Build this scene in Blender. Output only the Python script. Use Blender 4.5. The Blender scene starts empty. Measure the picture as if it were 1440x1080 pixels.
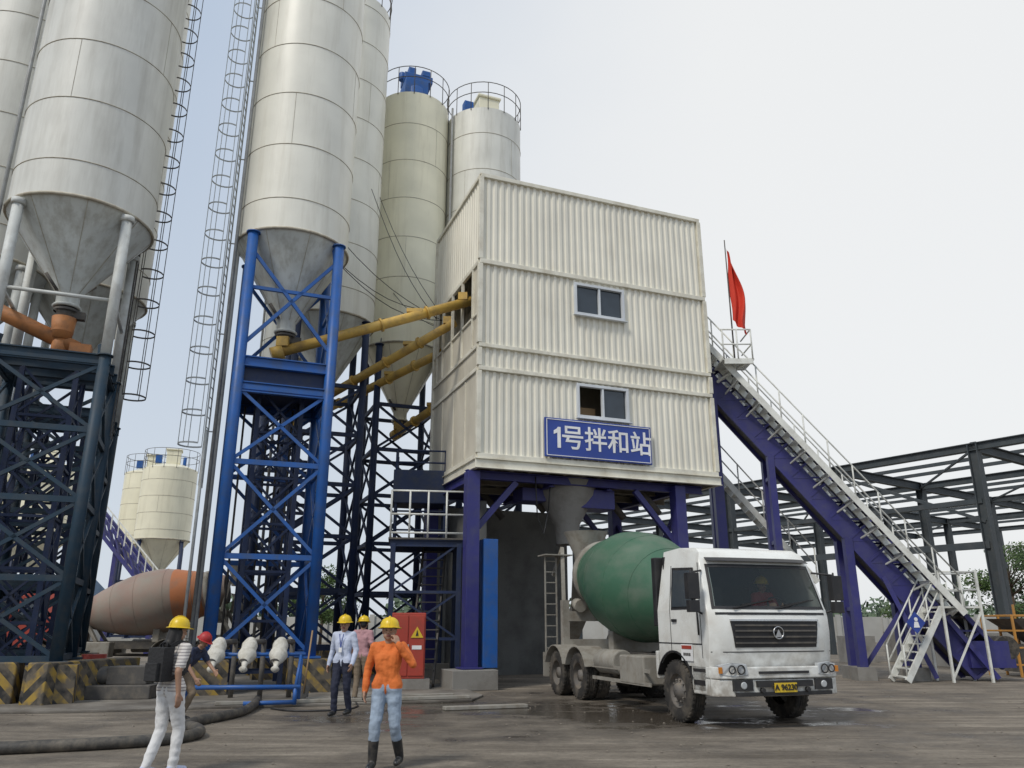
import bpy, math, random
from mathutils import Vector, Matrix, noise
import bmesh
import numpy as np
random.seed(7)
V=Vector
R_=math.radians
scn=bpy.context.scene
# ------------------------------------------------------------------ materials
def new_mat(name):
    m=bpy.data.materials.new(name); m.use_nodes=True
    nt=m.node_tree; b=nt.nodes['Principled BSDF']
    return m,nt,b
def mat(name,col,rough=.6,metal=0.,dirt=None,amt=.5,scale=2.,stretch=(1,1,1),bump=0.,bscale=30.,lo=.45,hi=.7,var=.12,spec=.5,zmud=None):
    m,nt,b=new_mat(name)
    N=nt.nodes; L=nt.links
    tc=N.new('ShaderNodeTexCoord')
    mp=N.new('ShaderNodeMapping'); mp.inputs['Scale'].default_value=stretch
    L.new(tc.outputs['Object'],mp.inputs['Vector'])
    n1=N.new('ShaderNodeTexNoise'); n1.inputs['Scale'].default_value=scale; n1.inputs['Detail'].default_value=8; n1.inputs['Roughness'].default_value=.65
    L.new(mp.outputs[0],n1.inputs['Vector'])
    rp=N.new('ShaderNodeValToRGB'); rp.color_ramp.elements[0].position=lo; rp.color_ramp.elements[1].position=hi
    L.new(n1.outputs['Fac'],rp.inputs[0])
    mul=N.new('ShaderNodeMath'); mul.operation='MULTIPLY'; mul.inputs[1].default_value=amt if dirt else 0
    L.new(rp.outputs[0],mul.inputs[0])
    mx=N.new('ShaderNodeMixRGB'); mx.inputs[1].default_value=(*col,1); mx.inputs[2].default_value=(*(dirt or col),1)
    L.new(mul.outputs[0],mx.inputs[0])
    n2=N.new('ShaderNodeTexNoise'); n2.inputs['Scale'].default_value=scale*.37+.2; n2.inputs['Detail'].default_value=4
    L.new(tc.outputs['Object'],n2.inputs['Vector'])
    mr=N.new('ShaderNodeMapRange'); mr.inputs[1].default_value=.3; mr.inputs[2].default_value=.7; mr.inputs[3].default_value=1-var; mr.inputs[4].default_value=1+var
    L.new(n2.outputs['Fac'],mr.inputs[0])
    m2=N.new('ShaderNodeMixRGB'); m2.blend_type='MULTIPLY'; m2.inputs[0].default_value=1
    L.new(mx.outputs[0],m2.inputs[1]); L.new(mr.outputs[0],m2.inputs[2])
    last=m2.outputs[0]
    if zmud:
        sp=N.new('ShaderNodeSeparateXYZ'); L.new(tc.outputs['Object'],sp.inputs[0])
        zz=N.new('ShaderNodeMapRange'); zz.inputs[1].default_value=zmud[0]; zz.inputs[2].default_value=zmud[1]; zz.inputs[3].default_value=.8; zz.inputs[4].default_value=0; L.new(sp.outputs[2],zz.inputs[0])
        n4=N.new('ShaderNodeTexNoise'); n4.inputs['Scale'].default_value=5; n4.inputs['Detail'].default_value=9; L.new(tc.outputs['Object'],n4.inputs[0])
        mm=N.new('ShaderNodeMath'); mm.operation='MULTIPLY'; L.new(zz.outputs[0],mm.inputs[0])
        n5=N.new('ShaderNodeMapRange'); n5.inputs[1].default_value=.35; n5.inputs[2].default_value=.6; L.new(n4.outputs['Fac'],n5.inputs[0]); L.new(n5.outputs[0],mm.inputs[1])
        m3=N.new('ShaderNodeMixRGB'); m3.inputs[2].default_value=(.24,.205,.16,1); L.new(mm.outputs[0],m3.inputs[0]); L.new(last,m3.inputs[1]); last=m3.outputs[0]
    L.new(last,b.inputs['Base Color'])
    b.inputs['Metallic'].default_value=metal
    b.inputs['Specular IOR Level'].default_value=spec
    rr=N.new('ShaderNodeMapRange'); rr.inputs[3].default_value=max(.02,rough-.1); rr.inputs[4].default_value=min(1,rough+.15)
    L.new(n1.outputs['Fac'],rr.inputs[0]); L.new(rr.outputs[0],b.inputs['Roughness'])
    if bump>0:
        n3=N.new('ShaderNodeTexNoise'); n3.inputs['Scale'].default_value=bscale; n3.inputs['Detail'].default_value=5
        L.new(tc.outputs['Object'],n3.inputs['Vector'])
        bp=N.new('ShaderNodeBump'); bp.inputs['Strength'].default_value=bump; bp.inputs['Distance'].default_value=.02
        L.new(n3.outputs['Fac'],bp.inputs['Height']); L.new(bp.outputs[0],b.inputs['Normal'])
    return m
M={}
M['silo']=mat('silo_paint',(.80,.79,.71),.38,dirt=(.44,.40,.31),amt=.42,scale=1.3,stretch=(2.2,2.2,.2),lo=.5,hi=.82,bump=.2,bscale=1.6,var=.07)
M['silo_cream']=mat('silo_cream_paint',(.84,.80,.62),.38,dirt=(.42,.37,.25),amt=.42,scale=1.5,stretch=(2.4,2.4,.2),lo=.5,hi=.82,bump=.2,bscale=1.6,var=.07)
M['silo_grey']=mat('silo_grey_paint',(.70,.70,.65),.42,dirt=(.34,.32,.27),amt=.55,scale=1.3,stretch=(2,2,.22),lo=.45,hi=.78,bump=.2,bscale=1.6,var=.08)
M['seam']=mat('weld_seam',(.46,.43,.35),.7,dirt=(.22,.16,.10),amt=.8,scale=3)
M['cone']=mat('cone_paint',(.58,.61,.59),.45,dirt=(.28,.26,.21),amt=.6,scale=2,stretch=(2,2,.4))
M['blue']=mat('blue_steel',(.016,.10,.36),.45,dirt=(.07,.10,.15),amt=.6,scale=3,bump=.1)
M['shaded_navy']=mat('shaded_and_navy_steel',(.010,.024,.075),.6,dirt=(.05,.055,.065),amt=.6,scale=3)  # blue steel with shade under the silos put into its colour; also navy posts
M['teal']=mat('old_blue_steel',(.012,.038,.066),.6,dirt=(.06,.065,.068),amt=.6,scale=3)
M['whitepipe']=mat('white_pipe_paint',(.6,.62,.6),.55,dirt=(.3,.28,.24),amt=.5,scale=3)
M['cage']=mat('galvanised_cage',(.28,.29,.29),.5,dirt=(.14,.12,.1),amt=.6,scale=3)
M['purple']=mat('indigo_steel',(.030,.030,.165),.45,dirt=(.07,.07,.13),amt=.55,scale=2)
M['yellowtube']=mat('ochre_tube',(.62,.40,.09),.45,dirt=(.26,.17,.08),amt=.7,scale=3)
M['orangetube']=mat('orange_tube',(.44,.18,.06),.6,dirt=(.17,.10,.06),amt=.8,scale=3)
M['clad']=mat('cladding_cream',(.79,.765,.665),.4,dirt=(.50,.46,.37),amt=.5,scale=1.2,stretch=(1.5,1.5,.25),lo=.47,hi=.8,var=.07)
M['cladtrim']=mat('cladding_trim',(.76,.735,.63),.5,dirt=(.44,.39,.29),amt=.55,scale=2,var=.08)
M['beige']=mat('beige_panel',(.64,.60,.50),.6,dirt=(.38,.34,.26),amt=.6,scale=1,stretch=(1,1,.3))
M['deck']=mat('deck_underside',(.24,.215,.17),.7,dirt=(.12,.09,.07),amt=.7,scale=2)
M['concrete']=mat('concrete',(.26,.25,.23),.85,dirt=(.14,.125,.11),amt=.7,scale=1.5,bump=.4)
M['padconc']=mat('stained_concrete_pad',(.23,.212,.185),.8,dirt=(.085,.073,.06),amt=.85,scale=.7,bump=.6,bscale=12,lo=.38,hi=.62,var=.2)
M['stone']=mat('stone',(.19,.165,.135),.9)
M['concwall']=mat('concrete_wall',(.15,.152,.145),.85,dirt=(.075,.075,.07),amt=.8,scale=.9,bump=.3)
M['white']=mat('white_paint',(.72,.72,.69),.4,dirt=(.42,.39,.33),amt=.5,scale=2.5)
M['cab']=mat('cab_white',(.78,.79,.76),.24,dirt=(.50,.46,.39),amt=.45,scale=2.2,var=.05,zmud=(.5,1.6))
M['railwhite']=mat('railing_white',(.68,.69,.65),.5,dirt=(.36,.33,.28),amt=.5,scale=4)
M['black']=mat('black_plastic',(.018,.018,.02),.5,dirt=(.06,.055,.05),amt=.5,scale=4)
M['rubber']=mat('tyre_rubber',(.03,.028,.026),.85,dirt=(.17,.145,.115),amt=.8,scale=3,bump=.3,bscale=60)
M['rim']=mat('rim_steel',(.14,.13,.12),.6,dirt=(.21,.175,.135),amt=.8,scale=6)
M['chassis']=mat('chassis_grey',(.085,.08,.075),.75,dirt=(.19,.165,.13),amt=.7,scale=4)
M['mud']=mat('muddy_grey_paint',(.30,.285,.25),.75,dirt=(.19,.16,.125),amt=.8,scale=4)
M['drumgreen']=mat('drum_green',(.045,.125,.075),.5,dirt=(.17,.19,.155),amt=.6,scale=1.6,stretch=(1,.5,1),lo=.42,hi=.75,bump=.2,bscale=4)
M['drumpink']=mat('drum_faded_red',(.33,.22,.18),.65,dirt=(.29,.27,.23),amt=.85,scale=1.3,lo=.35,hi=.65)
M['orangeband']=mat('orange_band',(.50,.18,.07),.6,dirt=(.3,.2,.15),amt=.6)
M['chrome']=mat('chrome',(.6,.6,.6),.25,metal=1,dirt=(.4,.38,.35),amt=.4)
M['lamp']=mat('lamp_glass',(.45,.47,.48),.1,spec=.8)
M['amber']=mat('amber_lens',(.6,.22,.03),.25)
M['plate']=mat('yellow_plate',(.70,.48,.03),.45)
M['glass']=mat('dark_glass',(.03,.042,.055),.08,spec=.8,var=.3)
M['winframe']=mat('window_frame',(.62,.65,.68),.4)
M['sign']=mat('sign_blue',(.022,.055,.30),.4,dirt=(.05,.09,.3),amt=.4)
M['signwhite']=mat('sign_white',(.8,.8,.8),.5)
M['red']=mat('red_paint',(.40,.05,.03),.5,dirt=(.22,.06,.04),amt=.6)
M['flag']=mat('flag_cloth',(.64,.045,.02),.75,dirt=(.45,.02,.015),amt=.5)
M['helmet']=mat('helmet_yellow',(.76,.52,.015),.3)
M['skin']=mat('skin',(.36,.21,.14),.55,dirt=(.30,.15,.10),amt=.4,scale=9)
M['hair']=mat('hair',(.012,.010,.009),.5)
M['orangecloth']=mat('orange_jacket',(.68,.17,.035),.8,dirt=(.48,.10,.02),amt=.7,scale=7,bump=.8,bscale=14)
M['jeans']=mat('light_denim',(.30,.37,.46),.85,dirt=(.18,.23,.31),amt=.8,scale=8,bump=.7,bscale=16)
M['navy']=mat('navy_trousers',(.022,.026,.05),.85,bump=.4,bscale=14)
M['shirtwhite']=mat('pale_shirt',(.50,.55,.68),.8,dirt=(.40,.44,.58),amt=.6,scale=7,bump=.6,bscale=14)
M['pinkcloth']=mat('pink_shirt',(.45,.25,.27),.8,bump=.4,bscale=14)
M['darkcloth']=mat('dark_shirt',(.035,.045,.085),.85,bump=.4,bscale=14)
M['khaki']=mat('khaki_trousers',(.22,.17,.12),.85,bump=.5,bscale=14)
M['whitecloth']=mat('white_trousers',(.70,.70,.70),.8,dirt=(.58,.57,.56),amt=.5,scale=5,bump=.5,bscale=10)
M['boot']=mat('rubber_boot',(.02,.022,.025),.35,dirt=(.12,.1,.08),amt=.5,scale=12)
M['bag']=mat('backpack_fabric',(.018,.018,.02),.7,bump=.4,bscale=30)
M['redcap']=mat('red_cap',(.45,.03,.03),.5)
M['lips']=mat('lips',(.25,.08,.07),.5)
M['steel']=mat('frame_steel_dark',(.05,.062,.07),.6,dirt=(.10,.10,.10),amt=.5,scale=3)
M['bark']=mat('bark',(.09,.065,.045),.9,bump=.6)
M['leaf']=mat('leaf_green',(.085,.14,.03),.6,dirt=(.03,.07,.018),amt=.8,scale=1.2,lo=.4,hi=.6)
M['leafdark']=mat('leaf_far',(.10,.14,.085),.8,dirt=(.06,.095,.055),amt=.8,scale=.3)
M['wood']=mat('wood',(.33,.22,.12),.8)
M['hose']=mat('hose_rubber',(.05,.047,.043),.6,dirt=(.18,.155,.12),amt=.8,scale=5)
M['yellow']=mat('machine_orange',(.52,.24,.04),.5,dirt=(.28,.19,.1),amt=.7)
M['belt']=mat('belt',(.03,.03,.03),.8)
M['canvas']=mat('wrapped_canvas',(.60,.58,.52),.85,dirt=(.3,.27,.2),amt=.6,scale=9,bump=.7,bscale=18)
M['farwall']=mat('far_render',(.42,.42,.40),.85,dirt=(.3,.29,.27),amt=.5,scale=.3)
M['bluesteelroof']=mat('blue_sheet',(.10,.17,.28),.5)
def stripes():
    m,nt,b=new_mat('hazard_stripes'); N=nt.nodes; L=nt.links
    tc=N.new('ShaderNodeTexCoord'); sp=N.new('ShaderNodeSeparateXYZ'); L.new(tc.outputs['Object'],sp.inputs[0])
    a=N.new('ShaderNodeMath'); a.operation='ADD'; L.new(sp.outputs[0],a.inputs[0]); L.new(sp.outputs[2],a.inputs[1])
    a2=N.new('ShaderNodeMath'); a2.operation='ADD'; L.new(a.outputs[0],a2.inputs[0]); L.new(sp.outputs[1],a2.inputs[1])
    c=N.new('ShaderNodeMath'); c.operation='MULTIPLY'; c.inputs[1].default_value=2.3; L.new(a2.outputs[0],c.inputs[0])
    f=N.new('ShaderNodeMath'); f.operation='FRACT'; L.new(c.outputs[0],f.inputs[0])
    g=N.new('ShaderNodeMath'); g.operation='GREATER_THAN'; g.inputs[1].default_value=.5; L.new(f.outputs[0],g.inputs[0])
    mx=N.new('ShaderNodeMixRGB'); mx.inputs[1].default_value=(.03,.03,.03,1); mx.inputs[2].default_value=(.36,.24,.05,1); L.new(g.outputs[0],mx.inputs[0])
    n=N.new('ShaderNodeTexNoise'); n.inputs['Scale'].default_value=4; n.inputs['Detail'].default_value=9; L.new(tc.outputs['Object'],n.inputs[0])
    rp=N.new('ShaderNodeValToRGB'); rp.color_ramp.elements[0].position=.4; rp.color_ramp.elements[1].position=.6; L.new(n.outputs['Fac'],rp.inputs[0])
    m2=N.new('ShaderNodeMixRGB'); m2.inputs[2].default_value=(.13,.11,.085,1); L.new(rp.outputs[0],m2.inputs[0]); L.new(mx.outputs[0],m2.inputs[1])
    L.new(m2.outputs[0],b.inputs['Base Color']); b.inputs['Roughness'].default_value=.8
    return m
M['hazard']=stripes()
def stripecloth():
    m,nt,b=new_mat('striped_blouse'); N=nt.nodes; L=nt.links
    tc=N.new('ShaderNodeTexCoord'); sp=N.new('ShaderNodeSeparateXYZ'); L.new(tc.outputs['Object'],sp.inputs[0])
    c=N.new('ShaderNodeMath'); c.operation='MULTIPLY'; c.inputs[1].default_value=28; L.new(sp.outputs[2],c.inputs[0])
    f=N.new('ShaderNodeMath'); f.operation='FRACT'; L.new(c.outputs[0],f.inputs[0])
    g=N.new('ShaderNodeMath'); g.operation='GREATER_THAN'; g.inputs[1].default_value=.72; L.new(f.outputs[0],g.inputs[0])
    mx=N.new('ShaderNodeMixRGB'); mx.inputs[1].default_value=(.60,.57,.54,1); mx.inputs[2].default_value=(.24,.22,.23,1); L.new(g.outputs[0],mx.inputs[0])
    L.new(mx.outputs[0],b.inputs['Base Color']); b.inputs['Roughness'].default_value=.85
    return m
M['striped']=stripecloth()
def windshield():
    m,nt,b=new_mat('windscreen_glass'); N=nt.nodes; L=nt.links
    b.inputs['Base Color'].default_value=(.02,.028,.03,1); b.inputs['Roughness'].default_value=.04; b.inputs['Specular IOR Level'].default_value=.9
    t=N.new('ShaderNodeBsdfTransparent'); t.inputs[0].default_value=(.8,.87,.85,1)
    mx=N.new('ShaderNodeMixShader'); mx.inputs[0].default_value=.42
    out=N['Material Output']; L.new(t.outputs[0],mx.inputs[1]); L.new(b.outputs[0],mx.inputs[2]); L.new(mx.outputs[0],out.inputs[0])
    return m
M['wind']=windshield()
def ground_mat():
    m,nt,b=new_mat('muddy_yard'); N=nt.nodes; L=nt.links
    tc=N.new('ShaderNodeTexCoord')
    def nz(scale,detail=8,rough=.6,st=(1,1,1),rot=0):
        mp=N.new('ShaderNodeMapping'); mp.inputs['Scale'].default_value=st; mp.inputs['Rotation'].default_value=(0,0,rot); L.new(tc.outputs['Object'],mp.inputs[0])
        n=N.new('ShaderNodeTexNoise'); n.inputs['Scale'].default_value=scale; n.inputs['Detail'].default_value=detail; n.inputs['Roughness'].default_value=rough
        L.new(mp.outputs[0],n.inputs[0]); return n
    def ramp(src,a,bb,c0=(0,0,0,1),c1=(1,1,1,1)):
        r=N.new('ShaderNodeValToRGB'); r.color_ramp.elements[0].position=a; r.color_ramp.elements[1].position=bb
        r.color_ramp.elements[0].color=c0; r.color_ramp.elements[1].color=c1; L.new(src,r.inputs[0]); return r
    big=nz(.36,9,.66); mid=nz(1.0,10,.74,(.5,1.7,1),.12); fine=nz(11,9,.8); tracks=nz(1.1,7,.6,(.22,2.6,1),.25)
    base=ramp(mid.outputs['Fac'],.32,.68,(.150,.126,.100,1),(.350,.305,.250,1))
    trm=ramp(tracks.outputs['Fac'],.40,.62,(.70,.69,.67,1),(1.12,1.12,1.10,1))
    mt=N.new('ShaderNodeMixRGB'); mt.blend_type='MULTIPLY'; mt.inputs[0].default_value=1; L.new(base.outputs[0],mt.inputs[1]); L.new(trm.outputs[0],mt.inputs[2])
    sb=N.new('ShaderNodeVectorMath'); sb.operation='SUBTRACT'; sb.inputs[1].default_value=(1.0,16.9,0); L.new(tc.outputs['Object'],sb.inputs[0])
    ml=N.new('ShaderNodeVectorMath'); ml.operation='MULTIPLY'; ml.inputs[1].default_value=(.8,1.5,0); L.new(sb.outputs[0],ml.inputs[0])
    ds=N.new('ShaderNodeVectorMath'); ds.operation='LENGTH'; L.new(ml.outputs[0],ds.inputs[0])
    dm=N.new('ShaderNodeMapRange'); dm.inputs[1].default_value=.5; dm.inputs[2].default_value=7; dm.inputs[3].default_value=.21; dm.inputs[4].default_value=0; L.new(ds.outputs['Value'],dm.inputs[0])
    ad=N.new('ShaderNodeMath'); ad.operation='ADD'; L.new(big.outputs['Fac'],ad.inputs[0]); L.new(dm.outputs[0],ad.inputs[1])
    ad2=N.new('ShaderNodeMath'); ad2.operation='MULTIPLY_ADD'; ad2.inputs[1].default_value=.30; L.new(tracks.outputs['Fac'],ad2.inputs[0]); L.new(ad.outputs[0],ad2.inputs[2])
    damp=ramp(ad2.outputs[0],.64,.80); wet=ramp(ad2.outputs[0],.775,.815)
    wetm=N.new('ShaderNodeMixRGB'); wetm.inputs[2].default_value=(.072,.060,.048,1)
    dsc=N.new('ShaderNodeMath'); dsc.operation='MULTIPLY'; dsc.inputs[1].default_value=.85; L.new(damp.outputs[0],dsc.inputs[0])
    L.new(dsc.outputs[0],wetm.inputs[0]); L.new(mt.outputs[0],wetm.inputs[1])
    fm=ramp(fine.outputs['Fac'],.3,.7,(.68,.68,.68,1),(1.25,1.25,1.25,1))
    mu=N.new('ShaderNodeMixRGB'); mu.blend_type='MULTIPLY'; mu.inputs[0].default_value=1; L.new(wetm.outputs[0],mu.inputs[1]); L.new(fm.outputs[0],mu.inputs[2])
    L.new(mu.outputs[0],b.inputs['Base Color'])
    r1=N.new('ShaderNodeMapRange'); r1.inputs[3].default_value=.9; r1.inputs[4].default_value=.5; L.new(damp.outputs[0],r1.inputs[0])
    rr=N.new('ShaderNodeMixRGB'); rr.inputs[2].default_value=(.13,.13,.13,1); L.new(wet.outputs[0],rr.inputs[0]); L.new(r1.outputs[0],rr.inputs[1]); L.new(rr.outputs[0],b.inputs['Roughness'])
    b.inputs['Specular IOR Level'].default_value=.45
    bp=N.new('ShaderNodeBump'); bp.inputs['Distance'].default_value=.06
    bs=N.new('ShaderNodeMapRange'); bs.inputs[3].default_value=.8; bs.inputs[4].default_value=.07; L.new(wet.outputs[0],bs.inputs[0]); L.new(bs.outputs[0],bp.inputs['Strength'])
    hh=N.new('ShaderNodeMath'); hh.operation='ADD'; L.new(mid.outputs['Fac'],hh.inputs[0]); L.new(fine.outputs['Fac'],hh.inputs[1])
    h2=N.new('ShaderNodeMath'); h2.operation='ADD'; L.new(hh.outputs[0],h2.inputs[0]); L.new(tracks.outputs['Fac'],h2.inputs[1]); L.new(h2.outputs[0],bp.inputs['Height'])
    L.new(bp.outputs[0],b.inputs['Normal'])
    return m
M['ground']=ground_mat()
# ------------------------------------------------------------------ mesh building
class Part:
    def __init__(s,name,m): s.name=name; s.m=m; s.v=[]; s.f=[]; s.sm=[]; s.bevel=0
    def add(s,vs,fs,smooth=False):
        o=len(s.v); s.v+= [tuple(x) for x in vs]; s.f+=[tuple(i+o for i in f) for f in fs]; s.sm+=[smooth]*len(fs)
    def box(s,c,sz,mtx=None):
        c=V(c); hx,hy,hz=[k/2 for k in sz]
        vs=[V((x,y,z)) for z in(-hz,hz) for y in(-hy,hy) for x in(-hx,hx)]
        if mtx: vs=[mtx@q for q in vs]
        vs=[q+c for q in vs]
        s.add(vs,[(0,2,3,1),(4,5,7,6),(0,1,5,4),(2,6,7,3),(0,4,6,2),(1,3,7,5)])
    def beam(s,p,q,w,h=None,up=(0,0,1)):
        p,q=V(p),V(q); h=h or w; d=(q-p)
        if d.length<1e-6: return
        d.normalize(); up=V(up)
        if up.length<1e-6 or abs(d.dot(up.normalized()))>.98: up=V((0,1,0))
        a=d.cross(up).normalized(); b=a.cross(d)
        vs=[c+a*i*w/2+b*j*h/2 for c in(p,q) for i,j in((-1,-1),(1,-1),(1,1),(-1,1))]
        s.add(vs,[(3,2,1,0),(4,5,6,7),(0,1,5,4),(1,2,6,5),(2,3,7,6),(3,0,4,7)])
    def ibeam(s,p,q,w,h,t=.03,up=(0,0,1)):
        p,q=V(p),V(q); d=(q-p).normalized(); u=V(up)
        if abs(d.dot(u))>.98: u=V((0,1,0))
        a=d.cross(u).normalized(); b=a.cross(d)
        s.beam(p,q,t,h-2*t,up); o=b*(h/2-t/2)
        s.beam(p+o,q+o,w,t,up); s.beam(p-o,q-o,w,t,up)
    def tube(s,p,q,r,r2=None,n=10,caps=True,smooth=True):
        p,q=V(p),V(q); r2=r if r2 is None else r2; d=(q-p)
        if d.length<1e-6: return
        d.normalize(); up=V((0,0,1)) if abs(d.z)<.95 else V((1,0,0))
        a=d.cross(up).normalized(); b=a.cross(d)
        vs=[]
        for c,rr in((p,r),(q,r2)):
            for i in range(n):
                t=2*math.pi*i/n; vs.append(c+(a*math.cos(t)+b*math.sin(t))*rr)
        s.add(vs,[(i,i+n,(i+1)%n+n,(i+1)%n) for i in range(n)],smooth)
        if caps: s.add(vs[:n],[tuple(range(n))]); s.add(vs[n:],[tuple(range(n-1,-1,-1))])
    def path(s,pts,r,n=8):
        for i in range(len(pts)-1):
            s.tube(pts[i],pts[i+1],r,n=n,caps=(i==0 or i==len(pts)-2))
            if i: s.ball(pts[i],r,8,5)
    def ball(s,c,r,n=12,m=8):
        if not hasattr(r,'__len__'): r=(r,r,r)
        vs=[];fs=[]
        for j in range(m+1):
            ph=-math.pi/2+math.pi*j/m
            for i in range(n):
                t=2*math.pi*i/n
                vs.append(V(c)+V((r[0]*math.cos(ph)*math.cos(t),r[1]*math.cos(ph)*math.sin(t),r[2]*math.sin(ph))))
        for j in range(m):
            for i in range(n):
                fs.append((j*n+i,j*n+(i+1)%n,(j+1)*n+(i+1)%n,(j+1)*n+i))
        s.add(vs,fs,True)
    def lathe(s,prof,o=(0,0,0),ax=(0,0,1),n=40,smooth=True):
        o=V(o); ax=V(ax).normalized(); up=V((1,0,0)) if abs(ax.x)<.9 else V((0,1,0))
        a=ax.cross(up).normalized(); b=ax.cross(a)
        for k in range(len(prof)-1):
            vs=[]
            for r,h in prof[k:k+2]:
                for i in range(n):
                    t=2*math.pi*i/n; vs.append(o+ax*h+(a*math.cos(t)+b*math.sin(t))*r)
            s.add(vs,[(i,(i+1)%n,(i+1)%n+n,i+n) for i in range(n)],smooth)
    def ring(s,c,R,r,ax=(0,0,1),n=32,a0=0,a1=2*math.pi,m=5):
        c=V(c); ax=V(ax).normalized(); up=V((1,0,0)) if abs(ax.x)<.9 else V((0,1,0))
        b=ax.cross(up).normalized(); a=b.cross(ax)
        full=abs(a1-a0-2*math.pi)<1e-4; k=n if full else n+1
        vs=[];fs=[]
        for i in range(k):
            t=a0+(a1-a0)*i/n; d=a*math.cos(t)+b*math.sin(t)
            for j in range(m):
                u=2*math.pi*j/m; vs.append(c+d*(R+r*math.cos(u))+ax*r*math.sin(u))
        for i in range(n):
            for j in range(m):
                i2=(i+1)%k; fs.append((i*m+j,i2*m+j,i2*m+(j+1)%m,i*m+(j+1)%m))
        s.add(vs,fs,True)
    def poly(s,pts): s.add(pts,[tuple(range(len(pts)))])
    def slab(s,pts,off):
        off=V(off); n=len(pts); a=[V(p) for p in pts]; b=[p+off for p in a]
        s.add(a+b,[tuple(range(n-1,-1,-1)),tuple(range(n,2*n))]+[(i,(i+1)%n,(i+1)%n+n,i+n) for i in range(n)])
    def build(s,parent):
        me=bpy.data.meshes.new(s.name); me.from_pydata(s.v,[],s.f); me.update()
        me.polygons.foreach_set('use_smooth',s.sm)
        me.materials.append(M[s.m])
        ob=bpy.data.objects.new(s.name,me); scn.collection.objects.link(ob)
        if parent: ob.parent=parent
        if s.bevel or any(s.sm):
            bm=bmesh.new(); bm.from_mesh(me); bmesh.ops.remove_doubles(bm,verts=bm.verts,dist=1e-5)
            bmesh.ops.recalc_face_normals(bm,faces=bm.faces); bm.to_mesh(me); bm.free()
        if s.bevel:
            b=ob.modifiers.new('bevel','BEVEL'); b.width=s.bevel; b.segments=2; b.limit_method='ANGLE'; b.angle_limit=R_(35)
        return ob
class G:
    def __init__(s,name,loc=(0,0,0),rz=0,rot=None,scale=1):
        s.e=bpy.data.objects.new(name,None); scn.collection.objects.link(s.e)
        s.e.location=loc; s.e.rotation_euler=rot or (0,0,rz); s.e.scale=(scale,)*3
        s.e.empty_display_size=.2; s.parts={}
    def p(s,name,m,bevel=0):
        if name not in s.parts: s.parts[name]=Part(name,m); s.parts[name].bevel=bevel
        return s.parts[name]
    def done(s):
        for q in s.parts.values():
            if q.v: q.build(s.e)
        return s.e
def single(name,m,fn,loc=(0,0,0),rz=0,bevel=0):
    p=Part(name,m); p.bevel=bevel; fn(p); o=p.build(None); o.location=loc; o.rotation_euler=(0,0,rz); return o
RB=R_(21.5)
# ------------------------------------------------------------------ camera/world
cam=bpy.data.cameras.new('camera'); co=bpy.data.objects.new('camera',cam); scn.collection.objects.link(co)
co.location=(0,0,1.65); co.rotation_euler=(R_(90+17.2),0,0); cam.lens=27.5; cam.sensor_width=36; cam.clip_end=3000; cam.clip_start=.05
scn.camera=co
w=bpy.data.worlds.new('World'); scn.world=w; w.use_nodes=True
nt=w.node_tree; N=nt.nodes; L=nt.links
bg=N['Background']; bg.inputs[1].default_value=.1
sky=N.new('ShaderNodeTexSky'); sky.sky_type='NISHITA'; sky.sun_disc=False; sky.sun_elevation=R_(50); sky.sun_rotation=R_(217); sky.dust_density=4; sky.air_density=1.2
tc=N.new('ShaderNodeTexCoord'); sp=N.new('ShaderNodeSeparateXYZ'); L.new(tc.outputs['Generated'],sp.inputs[0])
zr=N.new('ShaderNodeMapRange'); zr.inputs[1].default_value=0; zr.inputs[2].default_value=.7; L.new(sp.outputs[2],zr.inputs[0])
c1=N.new('ShaderNodeMixRGB'); c1.inputs[1].default_value=(7.0,7.6,8.3,1); c1.inputs[2].default_value=(4.9,5.9,7.4,1); L.new(zr.outputs[0],c1.inputs[0])
dt=N.new('ShaderNodeVectorMath'); dt.operation='DOT_PRODUCT'; dt.inputs[1].default_value=V((.62,.60,.50)).normalized(); L.new(tc.outputs['Generated'],dt.inputs[0])
nz=N.new('ShaderNodeTexNoise'); nz.inputs['Scale'].default_value=1.8; nz.inputs['Detail'].default_value=6; L.new(tc.outputs['Generated'],nz.inputs[0])
ma=N.new('ShaderNodeMath'); ma.operation='MULTIPLY_ADD'; ma.inputs[1].default_value=.25; L.new(nz.outputs['Fac'],ma.inputs[0]); L.new(dt.outputs['Value'],ma.inputs[2])
dr=N.new('ShaderNodeMapRange'); dr.interpolation_type='SMOOTHSTEP'; dr.inputs[1].default_value=.60; dr.inputs[2].default_value=1.08; L.new(ma.outputs[0],dr.inputs[0])
c2=N.new('ShaderNodeMixRGB'); c2.inputs[2].default_value=(9.3,9.4,9.4,1); L.new(dr.outputs[0],c2.inputs[0]); L.new(c1.outputs[0],c2.inputs[1])
c3=N.new('ShaderNodeMixRGB'); c3.inputs[0].default_value=.9; L.new(sky.outputs[0],c3.inputs[1]); L.new(c2.outputs[0],c3.inputs[2])
L.new(c3.outputs[0],bg.inputs[0])
sl=bpy.data.lights.new('sun','SUN'); so=bpy.data.objects.new('sun',sl); scn.collection.objects.link(so)
sl.energy=2.0; sl.angle=R_(12); sl.color=(1,.94,.84)
so.rotation_euler=V((-.47,-.62,.93)).to_track_quat('Z','Y').to_euler()
scn.view_settings.view_transform='Standard'; scn.view_settings.look='None'; scn.view_settings.exposure=0
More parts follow.
